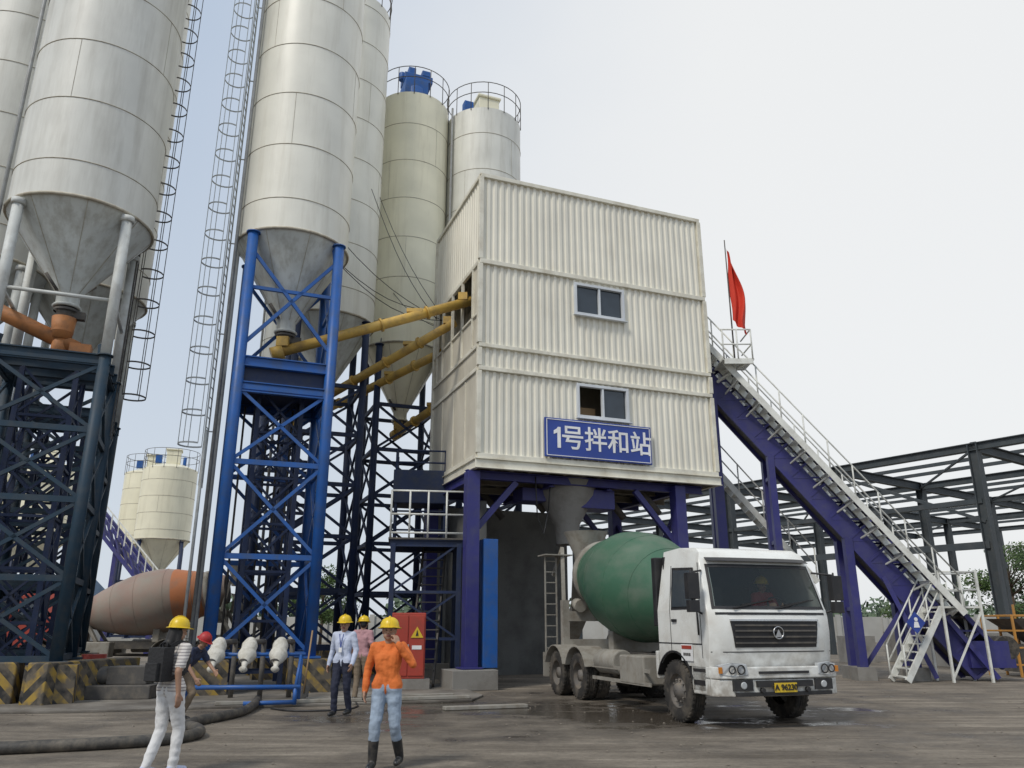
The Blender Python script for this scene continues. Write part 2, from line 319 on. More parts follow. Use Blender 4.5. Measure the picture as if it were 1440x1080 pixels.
# ------------------------------------------------------------------ ground
single('ground','ground',lambda p:p.add([(-900,-300,0),(900,-300,0),(900,1500,0),(-900,1500,0)],[(0,1,2,3)]))
def pad(p):
    rnd=random.Random(4); edge=[V((-24,15.2,0)),V((-9,16.7,0)),V((-.9,19.2,0)),V((-.7,20.5,0)),V((-2.3,26,0)),V((-2.4,37,0)),V((-24,37,0))]; pts=[]
    for i,(a,b) in enumerate(zip(edge[:-1],edge[1:])):
        n=max(1,int((b-a).length/.5)) if i<3 else 1
        for k in range(n): pts.append(a.lerp(b,k/n)+(V((rnd.uniform(-.05,.05),rnd.uniform(-.05,.05),0)) if i<3 else V((0,0,0))))
    pts.append(edge[-1]); p.slab(pts,(0,0,.05))
single('concrete_pavement','padconc',pad,bevel=.01)
# ------------------------------------------------------------------ silos
def ladder(g,x,y,z0,z1,face,hoop=.36,m='chassis',step=.95):
    p=g.p('ladder',m); f=V((math.cos(face),math.sin(face),0)); s_=V((-f.y,f.x,0)); c=V((x,y,0))
    for k in(-1,1): p.beam(c+s_*.22*k+V((0,0,z0)),c+s_*.22*k+V((0,0,z1)),.045)
    z=z0+.2
    while z<z1: p.tube(c-s_*.22+V((0,0,z)),c+s_*.22+V((0,0,z)),.014,n=5,caps=False); z+=.3
    q=g.p('ladder_cage',m); z=z0+1.2
    cc=c+f*.38
    while z<z1:
        pts=[cc+(f*math.cos(t)+s_*math.sin(t))*hoop+V((0,0,z)) for t in [R_(a) for a in range(-130,131,20)]]
        for i in range(len(pts)-1): q.beam(pts[i],pts[i+1],.012,.045)
        z+=step
    for t in(-130,-65,0,65,130):
        t=R_(t); o=cc+(f*math.cos(t)+s_*math.sin(t))*hoop
        q.beam(o+V((0,0,z0+1.2)),o+V((0,0,z1)),.022,.012)
def silo(name,x,y,R,zb,zt,zc,lh=1.25,leg='shaded_navy',body='silo',levels=None,rl=.13,top='box',rz=RB,foot=True,n=56,braces=None,ringstep=1.85,legtop=None,lowr=None,pipe=True):
    g=G(name,(x,y,0),rz); b=g.p('shell',body)
    b.lathe([(R,zb),(R,zt)],n=n)
    g.p('roof',body).lathe([(R,zt),(R*.55,zt+.35),(.01,zt+.4)],n=n)
    c=g.p('cone',lowr or 'cone'); c.lathe([(R,zb),(.28,zc+.35),(.28,zc)],n=n)
    c.ring((0,0,zc+.02),.3,.05,n=20)
    k=g.p('seams','seam'); z=zb+ringstep*.55; i=0
    while z<zt:
        k.ring((0,0,z),R+.002,.016,n=n,m=4)
        for j in range(2):
            t=(i*1.3+j*math.pi); d=V((math.cos(t),math.sin(t),0))*(R+.001)
            k.beam(d+V((0,0,z)),d+V((0,0,min(z+ringstep,zt))),.010,.010)
        z+=ringstep; i+=1
    k.ring((0,0,zb),R+.01,.045,n=n)
    for i in range(8):
        t=i*math.pi/4+.2; d=V((math.cos(t),math.sin(t),0)); k.beam(d*R*1.0+V((0,0,zb)),d*.3+V((0,0,zc+.36)),.012,.012)
    v=g.p('valve','chassis'); v.tube((0,0,zc),(0,0,zc-.35),.22,n=16); v.box((.3,0,zc-.2),(.35,.2,.2)); v.lathe([(.3,zc-.12),(.3,zc-.06)],n=16)
    v.tube((.2,.25,zc+.5),(.5,.5,zc+.9),.06); v.tube((-.25,-.2,zc+.4),(-.55,-.3,zc+.8),.05)
    l=g.p('legs',leg); lt=legtop or zb-.15
    cs=[V((-lh,-lh,0)),V((lh,-lh,0)),V((lh,lh,0)),V((-lh,lh,0))]
    Z=lambda z:V((0,0,z))
    for q in cs:
        l.tube(q+Z(.85),q+Z(lt),rl,n=14)
        l.box(q+Z(.88),(.5,.5,.05)); l.tube(q+Z(lt),q+Z(lt+.03),rl+.05,n=14)
        d=-q.normalized(); l.slab([q+Z(lt-1.0)+d*rl*.5,q+Z(lt)+d*rl*.5,q+Z(lt+.35)+d*.12,q+Z(lt+.35)+d*.30],V((-d.y,d.x,0))*.03)
    levels=levels or [.95,2.8,4.6,6.4,8.2,10.0]
    h=g.p('bracing',braces or leg)
    for i in range(4):
        a,b2=cs[i],cs[(i+1)%4]
        for z in levels: h.beam(a+Z(z),b2+Z(z),.1,.14)
        for z0,z1 in zip(levels[:-1],levels[1:]):
            h.beam(a+Z(z0),b2+Z(z1),.07,.09); h.beam(b2+Z(z0),a+Z(z1),.07,.09)
            u_=(b2-a).normalized()
            for zz in(z0+.12,z1-.12):
                for e0,s0 in((a,1),(b2,-1)): h.box(e0+u_*s0*.26+Z(zz),(.22,.22,.24),Matrix.Rotation(0,3,'Z')) if False else None
    if pipe:
        pp=g.p('service_pipes','cage')
        t=R_(200); d=V((math.cos(t),math.sin(t),0))*(R+.12)
        pp.tube(d+Z(.3),d+Z(zt+.3),.05,n=8)
    if foot:
        f=g.p('footings','hazard')
        for q in cs: f.box(q+Z(.42),(1.0,1.0,.84))
    if top:
        r=g.p('top_railing','chassis')
        for zz in(.55,1.1): r.ring((0,0,zt+.25+zz),R+.02,.02,n=36)
        for i in range(14):
            t=2*math.pi*i/14; d=V((math.cos(t),math.sin(t),0))*(R+.02)
            r.tube(d+Z(zt-.1),d+Z(zt+1.35),.018,n=6)
        if top=='blue':
            q=g.p('dust_collector','blue',.03); q.box((0,0,zt+.95),(1.1,1.1,1.2)); q.lathe([(.62,zt+.3),(.62,zt+1.1),(.5,zt+1.3)],(0,0,0)); q.box((.1,0,zt+1.75),(1.35,.9,.35)); q.tube((-.6,0,zt+1.7),(-.6,0,zt+2.1),.16); q.box((.45,-.3,zt+2.05),(.4,.35,.3)); q.box((-.2,-.2,zt+2.1),(.35,.35,.4))
        elif top=='cream':
            q=g.p('dust_collector','silo_cream',.03); q.box((.1,0,zt+.95),(1.0,1.0,1.0)); q.box((.1,0,zt+1.52),(1.15,1.15,.12)); q2=g.p('vent_box','blue',.03); q2.box((-.9,-.3,zt+.75),(.45,.4,.6)); q2.tube((.9,-.3,zt+.3),(.9,-.3,zt+1.0),.13)
        else:
            q=g.p('dust_collector',body,.03); q.box((0,0,zt+.9),(1.,1.,1.2))
    return g
g=silo('cement_silo',-6.9,22.3,1.68,12.85,27.5,10.15,leg='blue',levels=[.95,3.4,5.9,8.0],rl=.155)
l=g.p('platform_beams','blue')
for z in(8.0,8.75):
    for a,b in(((-1.25,-1.25),(1.25,-1.25)),((1.25,-1.25),(1.25,1.25)),((1.25,1.25),(-1.25,1.25)),((-1.25,1.25),(-1.25,-1.25))):
        l.ibeam((*a,z),(*b,z),.16,.3)
g.p('platform_floor','shaded_navy').box((0,0,8.93),(2.4,2.4,.03)); g.p('platform_web','shaded_navy').box((0,0,8.38),(2.3,2.3,.5))
for a,b in(((-1.25,-1.25),(1.25,-1.25)),((1.25,-1.25),(1.25,1.25)),((-1.25,1.25),(-1.25,-1.25)),((1.25,1.25),(-1.25,1.25))):
    l.beam((*a,9.2),(*b,12.2),.08,.1); l.beam((*b,9.2),(*a,12.2),.08,.1)
for z in(11.0,):
    for a,b in(((-1.25,-1.25),(1.25,-1.25)),((1.25,-1.25),(1.25,1.25)),((-1.25,1.25),(-1.25,-1.25))): l.beam((*a,z),(*b,z),.08,.1)
s=g.p('inner_lattice','shaded_navy')
for a,b in(((-.6,-.6),(.6,-.6)),((.6,-.6),(.6,.6)),((.6,.6),(-.6,.6)),((-.6,.6),(-.6,-.6))):
    s.beam((*a,.2),(*a,8.2),.12)
    for k in range(6):
        z0=.5+k*1.28; s.beam((*a,z0),(*b,z0+1.28),.06); s.beam((*b,z0),(*a,z0+1.28),.06); s.beam((*a,z0),(*b,z0),.07)
s=g.p('inner_pipes','chassis')
for k in range(5): s.tube((-.9+.35*k,.9,.5),(-.9+.35*k,.9,8),.035,n=6)
ci,si=math.cos(-RB),math.sin(-RB)
def loc(wx,wy,cx,cy): dx,dy=wx-cx,wy-cy; return (dx*ci-dy*si,dx*si+dy*ci)
lx,ly=loc(-8.78,21.9,-6.9,22.3)
ladder(g,lx,ly,5.4,28.8,math.pi-RB*.5,m='whitepipe')
for z in range(7,28,3): g.p('ladder_brackets','whitepipe').tube((lx,ly,z),(lx*.85,ly*.85,z),.02,n=6)
px,py=loc(-8.45,22.0,-6.9,22.3)
g.p('fill_pipe','whitepipe').tube((px-.05,py,.6),(px-.05,py,28),.055,n=10)
g.p('fill_pipe','whitepipe').tube((px-.35,py-.2,.6),(px-.35,py-.2,7),.045,n=10)
g.done()
silo('cement_silo',-7.1,28.2,1.72,12.7,27.2,9.9).done()
silo('cement_silo',-4.62,31.2,1.64,12.6,24.5,9.7,body='silo_cream',top='blue',lowr='silo_cream').done()
silo('cement_silo',-1.35,32.0,1.74,12.6,24.2,9.6,body='silo_grey',top='cream').done()
silo('cement_silo',-9.6,33.2,1.64,12.6,25.5,9.7).done()
def leftsilo(x,y,full):
    g=silo('cement_silo',x,y,1.78,12.1,27.5,9.7,body='silo_grey',leg='teal',levels=[.95,2.7,4.5,6.2,7.9],rl=.14,legtop=8.1,pipe=full)
    l=g.p('upper_legs','whitepipe')
    for q in((-1.25,-1.25),(1.25,-1.25),(1.25,1.25),(-1.25,1.25)):
        l.tube((*q,8.1),(*q,11.9),.13,n=14); l.tube((*q,11.85),(*q,12.0),.17,n=14)
        qq=V((*q,0)); d=-qq.normalized(); l.slab([qq+V((0,0,11.0))+d*.08,qq+V((0,0,11.9))+d*.08,qq+V((0,0,12.2))+d*.12,qq+V((0,0,12.2))+d*.2],V((-d.y,d.x,0))*.03)
    for z in(9.6,): l.tube((-1.25,-1.25,z),(1.25,-1.25,z),.05); l.tube((1.25,-1.25,z),(1.25,1.25,z),.05); l.tube((-1.25,-1.25,z),(-1.25,1.25,z),.05)
    t_=g.p('deck_beams','teal')
    for k in(-1.25,-.4,.4,1.25): t_.ibeam((-1.4,k,8.0),(1.4,k,8.0),.15,.26)
    for k in(-1.25,1.25): t_.ibeam((k,-1.3,8.0),(k,1.3,8.0),.15,.26)
    s=g.p('inner_lattice','shaded_navy')
    for a,b in(((-.6,-.6),(.6,-.6)),((.6,-.6),(.6,.6)),((.6,.6),(-.6,.6)),((-.6,.6),(-.6,-.6))):
        s.beam((*a,.2),(*a,7.8),.12)
        for k in range(6):
            z0=.5+k*1.22; s.beam((*a,z0),(*b,z0+1.22),.06); s.beam((*b,z0),(*a,z0+1.22),.06); s.beam((*a,z0),(*b,z0),.07)
    return g
g=leftsilo(-11.8,19.2,True)
o=g.p('screw_feeder','orangetube'); o.tube((0,0,9.4),(0,0,8.8),.3,.24,n=16); o.tube((-2.6,.2,9.9),(.4,0,8.6),.2,n=16); o.box((.5,0,8.5),(.5,.4,.4)); o.tube((0,0,9.0),(0,0,8.2),.2,n=14); o.lathe([(.27,9.0),(.27,9.08)],n=16)
lx,ly=loc(-11.05,21.0,-11.8,19.2)
ladder(g,lx,ly,6.6,28,R_(0),m='chassis')
for z in range(8,28,3): g.p('ladder_brackets','chassis').tube((lx,ly,z),(lx*.85,ly*.85,z),.02,n=6)
g.done()
leftsilo(-16.4,22.2,False).done()
leftsilo(-14.3,24.4,False).done()
for (x,y,R,zt) in((-25.6,58,1.9,12.8),(-28.9,62,1.9,13.2),(-36.2,60,2.0,13.5),(-40.5,62,2.0,13),(-43.8,60,1.9,13.0)):
    silo('distant_silo',x,y,R,7.6,zt,5.0,lh=1.4,body='silo_cream',lowr='silo_cream',top='cream',levels=[.95,2.9,4.9],foot=False,n=32,ringstep=1.2,pipe=False).done()
# ------------------------------------------------------------------ screw conveyors
def screw(p,q,r=.16):
    def fn(a):
        p_,q_=V(p),V(q); a.tube(p_,q_,r,n=16); d=(q_-p_)
        k=int(d.length/1.6)
        for i in range(1,k+1):
            c=p_+d*i/(k+1); u=d.normalized()*.03; a.tube(c-u,c+u,r+.06,n=16)
        a.tube(p_-d.normalized()*.35,p_,r+.05,n=16); a.box(p_+V((0,0,r+.12)),(.35,.35,.3))
        a.box(q_-d.normalized()*.3+V((0,0,r+.05)),(.3,.3,.25))
        m=p_+d*.68; a.box(m+V((0,0,r+.02)),(.5,.2,.12))
    single('screw_conveyor','yellowtube',fn)
screw((-6.9,22.2,9.55),(-1.35,23.85,11.9))
screw((-7.1,28.1,9.75),(-2.0,25.4,11.75))
screw((-9.4,33,10.0),(-2.55,27.3,11.35))
screw((-4.65,31.1,9.2),(-2.3,28.3,9.9))
# ------------------------------------------------------------------ mixing plant building
g=G('mixing_plant_building',(-1.0,22.5,0),RB)
LX,LY=8.35,5.0
def corr(part,o,dx,length,z0,z1,nrm,per=.235,dep=.045):
    o,dx,nrm=V(o),V(dx),V(nrm); n=int(round(length/per)); per=length/n; pts=[]
    for k in range(n):
        for f,dd in((.0,0),(.36,0),(.5,-1),(.86,-1)): pts.append(o+dx*(k+f)*per+nrm*dd*dep)
    pts.append(o+dx*length)
    for a,b in zip(pts[:-1],pts[1:]):
        part.add([a+V((0,0,z0)),b+V((0,0,z0)),b+V((0,0,z1)),a+V((0,0,z1))],[(0,1,2,3)])
zs=[6.43,9.13,9.87,12.69,15.8]
wl=g.p('front_cladding','clad')
X=(1,0,0); NF=(0,-1,0)
def front(z0,z1,win=None):
    if not win: corr(wl,(0,0,0),X,LX,z0,z1,NF); return
    a,b,c,d=win
    pr=LX/36.
    a=round(a/pr)*pr; b=round(b/pr)*pr
    corr(wl,(0,0,0),X,a,z0,z1,NF); corr(wl,(b,0,0),X,LX-b,z0,z1,NF)
    corr(wl,(a,0,0),X,b-a,z0,c,NF); corr(wl,(a,0,0),X,b-a,d,z1,NF)
    fr=g.p('window_frames','winframe',.008); t=.09
    fr.box(((a+b)/2,-.02,c+t/2),(b-a,.14,t)); fr.box(((a+b)/2,-.02,d-t/2),(b-a,.14,t))
    fr.box((a+t/2,-.02,(c+d)/2),(t,.138,d-c)); fr.box((b-t/2,-.02,(c+d)/2),(t,.138,d-c)); fr.box(((a+b)/2,-.01,(c+d)/2),(.07,.12,d-c-2*t))
    fr.box(((a+b)/2,-.1,c-.03),(b-a+.12,.12,.03))
    return a,b,c,d
w1=front(9.95,12.62,(3.25,5.15,11.35,12.48))
w2=front(6.5,9.06,(3.3,5.2,7.88,9.0))
front(9.2,9.82); front(12.76,15.72)
gl=g.p('window_glass','glass')
for i,(a,b,c,d) in enumerate((w1,w2)):
    mid=(a+b)/2
    for x0,x1 in((a,mid),(mid,b)):
        if i==1 and x0==a: continue
        gl.add([(x0,.02,c),(x1,.02,c),(x1,.02,d),(x0,.02,d)],[(0,1,2,3)])
    g.p('window_reveal','beige').box((mid,.5,c-.05),(b-a,.9,.02))
g.p('interior_panel','wood').box((w2[0]+.5,.6,7.9),(.9,.1,1.0))
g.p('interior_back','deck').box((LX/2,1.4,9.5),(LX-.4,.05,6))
tr=g.p('frame_trim','cladtrim',.012)
for z,h in((6.43,.14),(9.13,.13),(9.875,.12),(12.69,.15),(15.78,.14)):
    tr.box((LX/2,-.01,z),(LX+.06,.12,h))
for x in(0,LX):
    for z0,z1 in zip(zs[:-1],zs[1:]): tr.box((x,.0,(z0+z1)/2),(.15,.14,z1-z0-.16))
lw=g.p('left_cladding','clad'); NL=(-1,0,0)
corr(lw,(0,LY,0),(0,-1,0),LY,12.76,15.72,NL)
lb=g.p('left_panels','beige')
def lquad(y0,y1,z0,z1,x=0): lb.add([(x,y1,z0),(x,y0,z0),(x,y0,z1),(x,y1,z1)],[(0,1,2,3)])
lquad(.07,LY,6.5,9.06,-.004); lquad(.07,LY,9.2,9.82,-.004)
lquad(.07,.55,9.95,12.62,-.004); lquad(4.6,LY,9.95,12.62,-.004); lquad(.5,4.7,9.9,10.9,-.004)
lquad(.3,4.9,9.9,12.65,1.0)
lb.box((.5,2.5,9.93),(1,4.8,.06))
for y in(.07,.6,1.7,2.8,3.9,4.6): g.p('left_posts','cladtrim').box((-.02,y,11.3),(.08,.1,2.7))
for y in(1.25,2.5,3.75):
    g.p('left_seams','cladtrim').box((-.016,y,7.78),(.03,.05,2.5))
for z,h in((6.43,.14),(9.13,.13),(9.875,.12),(12.69,.15),(15.78,.14),(10.95,.08)):
    tr.box((-.01,LY/2+.04,z),(.1,LY,h-.004))
tr.box((-.0,LY,11.1),(.14,.14,9.2))
bk=g.p('back_cladding','clad')
corr(bk,(LX,0,0),(0,1,0),LY,6.5,15.7,(1,0,0)); corr(bk,(LX,LY,0),(-1,0,0),LX,6.5,15.7,(0,1,0))
g.p('roof','cladtrim').box((LX/2,LY/2,15.83),(LX+.1,LY+.1,.05))
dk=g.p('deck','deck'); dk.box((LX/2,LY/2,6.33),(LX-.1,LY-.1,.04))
ed=g.p('deck_edge_beam','cladtrim',.01)
ed.ibeam((-.1,-.05,6.2),(LX+.1,-.05,6.2),.14,.3); ed.ibeam((-.05,0,6.2),(-.05,LY,6.2),.14,.3); ed.ibeam((LX,0,6.2),(LX,LY,6.2),.14,.3)
for i in range(1,14): dk.ibeam((i*LX/14,.1,6.2),(i*LX/14,LY,6.2),.1,.22)
for y in(1.7,3.3): dk.ibeam((0,y,5.98),(LX,y,5.98),.14,.2)
pc=g.p('columns','purple',.01)
for x in(-.15,6.9):
    for y in(.35,LY-.4):
        pc.box((x+.1,y,3.25),(.38,.38,5.5)); pc.box((x+.1,y,.55),(.6,.6,.05))
pb=g.p('girders','purple',.01)
for y in(.5,LY-.4):
    pb.ibeam((-.2,y,5.95),(LX-.3,y,5.95),.2,.26)
    pb.beam((0,y,4.2),(1.4,y,5.8),.14,.18); pb.beam((6.9,y,4.2),(5.5,y,5.8),.14,.18)
for x in(0,2.6,4.6,7.0): pb.ibeam((x,.5,5.9),(x,LY-.3,5.9),.18,.3)
pb.beam((7.0,.5,1),(7.0,LY-.5,5.2),.12,.14); pb.beam((7.0,LY-.5,1),(7.0,.5,5.2),.12,.14)
for x in(-.05,7.0):
    for y in(.35,LY-.4): g.p('piers','concrete',.02).box((x,y,.26),(1.3 if x<1 else 1.0,1.1,.52))
bp_=g.p('blue_cladding_panel','blue',.01); bp_.box((.50,.2,2.3),(.42,.08,3.5)); bp_.box((.50,.65,2.3),(.42,.8,3.5))
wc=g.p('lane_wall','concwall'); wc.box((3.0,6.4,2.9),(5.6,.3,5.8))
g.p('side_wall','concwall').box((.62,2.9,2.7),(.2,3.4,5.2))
hp=g.p('discharge_hopper','concrete')
hp.lathe([(1.0,6.1),(.9,5.6),(.40,4.7),(.34,4.1)],(3.5,1.4,0),n=24)
pb.box((4.3,1.2,5.5),(1.2,.9,.6)); pb.box((2.3,1.6,5.6),(.8,.8,.4))
for x,y in((2.2,2),(5.4,2.5),(1.5,4),(6,1.2)): g.p('under_pipes','chassis').tube((x,y,6.1),(x+.8,y,5.2),.12,n=10)
g.p('hanging_cable','black').path([V((2.0,.4,6)),V((2.05,.4,4.8)),V((2.3,.5,4.3)),V((2.5,.6,5.0)),V((2.6,.6,6))],.02,6)
g.done()
sg=G('station_signboard',(-1.0,22.5,0),RB)
sg.p('board','sign',.01).box((3.95,-.12,7.15),(3.72,.07,1.22))
for a,b in(((2.15,7.71),(5.75,7.71)),((2.15,6.59),(5.75,6.59)),((2.15,6.59),(2.15,7.71)),((5.75,6.59),(5.75,7.71))):
    sg.p('border','signwhite').beam((a[0],-.160,a[1]),(b[0],-.160,b[1]),.02,.02)
dg=g2=sg.p('digit_one','signwhite')
dg.slab([(2.50,-.158,6.83),(2.61,-.158,6.83),(2.61,-.158,7.48),(2.52,-.158,7.48),(2.50,-.158,7.45)],(0,-.012,0)); dg.slab([(2.499,-.158,7.30),(2.499,-.158,7.44),(2.38,-.158,7.36),(2.38,-.158,7.25)],(0,-.012,0))
e=sg.done()
def text(s,name,x,z,size,m,parent,y=-.16,rot=(math.pi/2,0,0),off=.012):
    c=bpy.data.curves.new(name,'FONT'); c.body=s; c.size=size; c.extrude=.006; c.offset=off; c.align_x='CENTER'; c.align_y='CENTER'
    o=bpy.data.objects.new(name,c); scn.collection.objects.link(o)
    bpy.context.view_layer.update()
    me=bpy.data.meshes.new_from_object(o.evaluated_get(bpy.context.evaluated_depsgraph_get()))
    bpy.data.objects.remove(o); o=bpy.data.objects.new(name,me); scn.collection.objects.link(o)
    me.materials.clear(); me.materials.append(M[m]); o.location=(x,y,z); o.rotation_euler=rot; o.parent=parent
    return o
text('号拌和站','lettering',4.22,7.13,.80,'signwhite',e,off=.010)
def wires(p):
    for a,b in(((-2.6,26.8,12.6),(-6.0,28.5,20)),((-2.6,26.8,12.4),(-7,23,15.5)),((-2.7,27,12.4),(-5.5,27,18)),((-2.4,26.2,12.5),(-6,22.8,13.2)),((-2.5,26.6,12.3),(-5.6,22,12.6)),((-2.7,27.1,12.2),(-6.1,31,17))):
        a,b=V(a),V(b); pts=[a.lerp(b,i/8)-V((0,0,.6*math.sin(math.pi*i/8))) for i in range(9)]
        p.path(pts,.013,5)
single('guy_wires','black',wires)
# ------------------------------------------------------------------ access platform left of plant
g=G('access_platform',(-2.6,24.2,0),R_(8))
pp=g.p('posts','shaded_navy')
for x in(-1.0,.95):
    for y in(-.6,1.2): pp.beam((x,y,0),(x,y,4.0),.14)
pp.ibeam((-1.1,-.6,4.0),(1.1,-.6,4.0),.12,.2); pp.ibeam((-1.1,1.2,4.0),(1.1,1.2,4.0),.12,.2)
g.p('floor','chassis').box((0,.3,4.13),(2.3,2.0,.05))
r=g.p('railing','railwhite')
for x in(-1.1,-.55,0,.55,1.1): r.tube((x,-.65,4.15),(x,-.65,5.55),.03,n=8)
for z in(4.3,4.85,5.55): r.tube((-1.1,-.65,z),(1.1,-.65,z),.03,n=8); r.tube((-1.1,-.65,z),(-1.1,1.25,z),.03,n=8)
st=g.p('stair','chassis')
for k in(-.35,.35): st.beam((-.1+k,-1.4+.0,.1),(.3+k,1.2,4.0),.05,.2)
for i in range(15): st.box((-.1+.4*i/15,-1.4+2.6*i/15,.25+i*.26),(.7,.24,.03))
for z in(1.3,2.6): pp.beam((-1,-.6,z),(.95,-.6,z),.08)
pp.beam((-1,-.6,1.3),(.95,-.6,2.6),.06); pp.beam((.95,-.6,1.3),(-1,-.6,2.6),.06); pp.beam((-1,-.6,2.6),(.95,-.6,4),.06)
tk=g.p('water_tank','shaded_navy',.03); tk.box((-.2,1.8,6.0),(1.8,1.2,1.1))
for x in(-1,.6): tk.beam((x,1.3,4.1),(x,1.3,7.2),.1); tk.beam((x,2.3,0),(x,2.3,7.2),.12)
for z in(4.6,5.2,6.8,7.2): tk.beam((-1,1.25,z),(.6,1.25,z),.06)
g.done()
g=G('red_electric_cabinet',(-2.85,22.6,0),R_(8))
g.p('body','red',.02).box((0,0,1.15),(.92,.6,1.7)); g.p('plinth','concrete').box((0,0,.15),(1.2,.8,.3))
g.p('doors','red',.01).box((-.22,-.31,1.15),(.41,.03,1.55)); g.parts['doors'].box((.22,-.31,1.15),(.41,.03,1.55))
g.p('warning_triangle','plate').slab([(.06,-.335,1.35),(.40,-.335,1.35),(.23,-.335,1.64)],(0,-.01,0))
g.p('triangle_mark','black').slab([(.19,-.35,1.4),(.27,-.35,1.4),(.23,-.35,1.56)],(0,-.006,0))
g.p('label','signwhite').box((.23,-.33,1.1),(.26,.008,.1)); g.p('handle','chrome').box((.0,-.34,1.1),(.04,.04,.16))
g.done()
# ------------------------------------------------------------------ inclined belt conveyor
T=V((6.4,27.7,12.1)); B=V((15.3,26.6,.6)); D=(B-T); Ld=D.length; d=D.normalized(); s=V((d.x,d.y,0)).normalized(); nr=V((s.y,-s.x,0))
if nr.y>0: nr=-nr
up=nr.cross(d)
if up.z<0: up=-up
g=G('inclined_belt_conveyor')
q=g.p('side_girders','purple')
for k in(-.5,.5):
    o=nr*k
    q.beam(T+o+up*.30,B+o+up*.30,.12,.14,up); q.beam(T+o-up*.85,B+o-up*.85,.12,.14,up)
    n=16
    for i in range(n+1):
        c=T+D*i/n+o; q.beam(c-up*.85,c+up*.30,.08,.08,d)
        if i<n:
            c2=T+D*(i+1)/n+o
            q.beam(c-up*.85,c2+up*.30,.06,.06)
    q.slab([T+o-up*.82,B+o-up*.82,B+o-up*.25,T+o-up*.25],nr*.02)
g.p('belt','belt').slab([T-nr*.45+up*.3,T+nr*.45+up*.3,B+nr*.45+up*.3,B-nr*.45+up*.3],up*.03)
cvr=g.p('belt_rollers','chassis')
for i in range(24):
    c=T+D*(i+.5)/24; cvr.tube(c-nr*.45+up*.22,c+nr*.45+up*.22,.05,n=8); cvr.tube(c-nr*.45-up*.6,c+nr*.45-up*.6,.05,n=8)
g.p('return_cover','chassis').slab([T-nr*.5-up*.8,T+nr*.5-up*.8,B+nr*.5-up*.8,B-nr*.5-up*.8],up*.02)
wk=g.p('walkway','railwhite'); rl=g.p('railing','railwhite')
MT=Matrix(((s.x,-nr.x,0),(s.y,-nr.y,0),(0,0,1)))
def walk(off,upo,i0,i1,part,rail=1,w_=.7):
    A=T+D*i0+nr*off+up*upo; C=T+D*i1+nr*off+up*upo; L_=(C-A).length
    wk.beam(A,C,.05,.2,up); wk.beam(A+nr*w_,C+nr*w_,.05,.2,up)
    n=int(L_/.36)
    for i in range(n):
        c=A+(C-A)*(i+.5)/n+nr*w_/2
        part.box(c,(.26,w_,.035),MT)
    if rail:
        for off2 in((w_,) if rail==1 else (0,w_)):
            m=int(L_/1.1)
            for i in range(m+1):
                c=A+(C-A)*i/m+nr*off2; rl.tube(c,c+V((0,0,1.15)),.026,n=6)
            for h in(.6,1.15): rl.tube(A+nr*off2+V((0,0,h)),C+nr*off2+V((0,0,h)),.026,n=6)
walk(.56,.05,.02,.88,wk,1,.85)
walk(-1.4,.3,.0,.9,wk,2)
for i in range(12):
    c=T+D*(.04+i*.075); wk.beam(c+nr*.5-up*.45,c+nr*1.3-up*.02,.05,.05); wk.beam(c+nr*.5-up*.05,c+nr*1.4-up*.05,.05,.06)
walk(-1.4,-2.3,.22,.66,wk,1,.8)
sup=g.p('supports','purple')
def legs(f,w_=.26):
    c=T+D*f-up*.8
    for k in(-1,1):
        a=c+nr*k*.5; sup.beam(a,V((a.x,a.y,.3)),w_,w_)
    for z in [z for z in(2.2,4.4,6.6,8.4) if z<c.z-.6]:
        sup.beam(V((c.x,c.y,z))+nr*.5,V((c.x,c.y,z))-nr*.5,.12)
    for k in(-1,1): g.p('pads','concrete').box(V((c.x,c.y,.2))+nr*k*.5,(.6,.6,.4))
legs(.165,.32); legs(.37,.22); legs(.62); legs(.8)
sup.beam(T+D*.8-up*.8+nr*.5,V((11.5,27,.4)),.14); sup.beam(T+D*.8-up*.8+nr*.5,V((15.5,26.2,.4)),.16)
sup.beam((13.6,26.2,2.4),(15.0,25.7,.1),.14); sup.beam((12.2,26.4,3.2),(13.2,25.9,.1),.14)
g.p('tail','purple').box(B+V((-.2,0,.2)),(1.4,1.2,.8)); g.p('tail_drum','rubber').tube(B-nr*.6+V((.4,0,.4)),B+nr*.6+V((.4,0,.4)),.35,n=20)
hpn=g.p('head_platform','railwhite'); c=V((7.9,26.4,10.55))
hpn.box(c,(1.1,1.2,.06)); hpn.beam(c+V((-.5,-.6,-.1)),c+V((.5,-.6,-.1)),.08,.16); hpn.beam(c+V((-.5,.5,-.5)),c+V((.3,-.5,-.1)),.08)
for dx in(-.5,0,.5): rl.tube(c+V((dx,-.6,0)),c+V((dx,-.6,1.1)),.028,n=6)
for h in(.55,1.1): rl.tube(c+V((-.55,-.6,h)),c+V((.5,-.6,h)),.028,n=6); rl.tube(c+V((.5,-.6,h)),c+V((.5,.6,h)),.028,n=6)
g.done()
g=G('red_flag',(7.8,25.9,10.6))
g.p('pole','chassis').tube((0,0,0),(0,0,4.6),.03,.02,n=8)
fl=g.p('cloth','flag'); vs=[];fs=[]; nx,nz_=16,28
for j in range(nz_+1):
    for i in range(nx+1):
        u=i/nx; v_=j/nz_
        x=.04+u*(.10+.46*math.sin(min(1,v_*1.15)*math.pi*.68))+.03*math.sin(v_*9+u*4); y=.12*math.sin(u*12+v_*3)*(.3+u)
        vs.append((x,y,4.35-v_*2.9-u*.75*(1-.3*v_)))
for j in range(nz_):
    for i in range(nx): a=j*(nx+1)+i; fs.append((a,a+1,a+nx+2,a+nx+1))
fl.add(vs,fs,True)
g.done()
g=G('steel_stair',(0,0,0))
r=g.p('frame','railwhite')
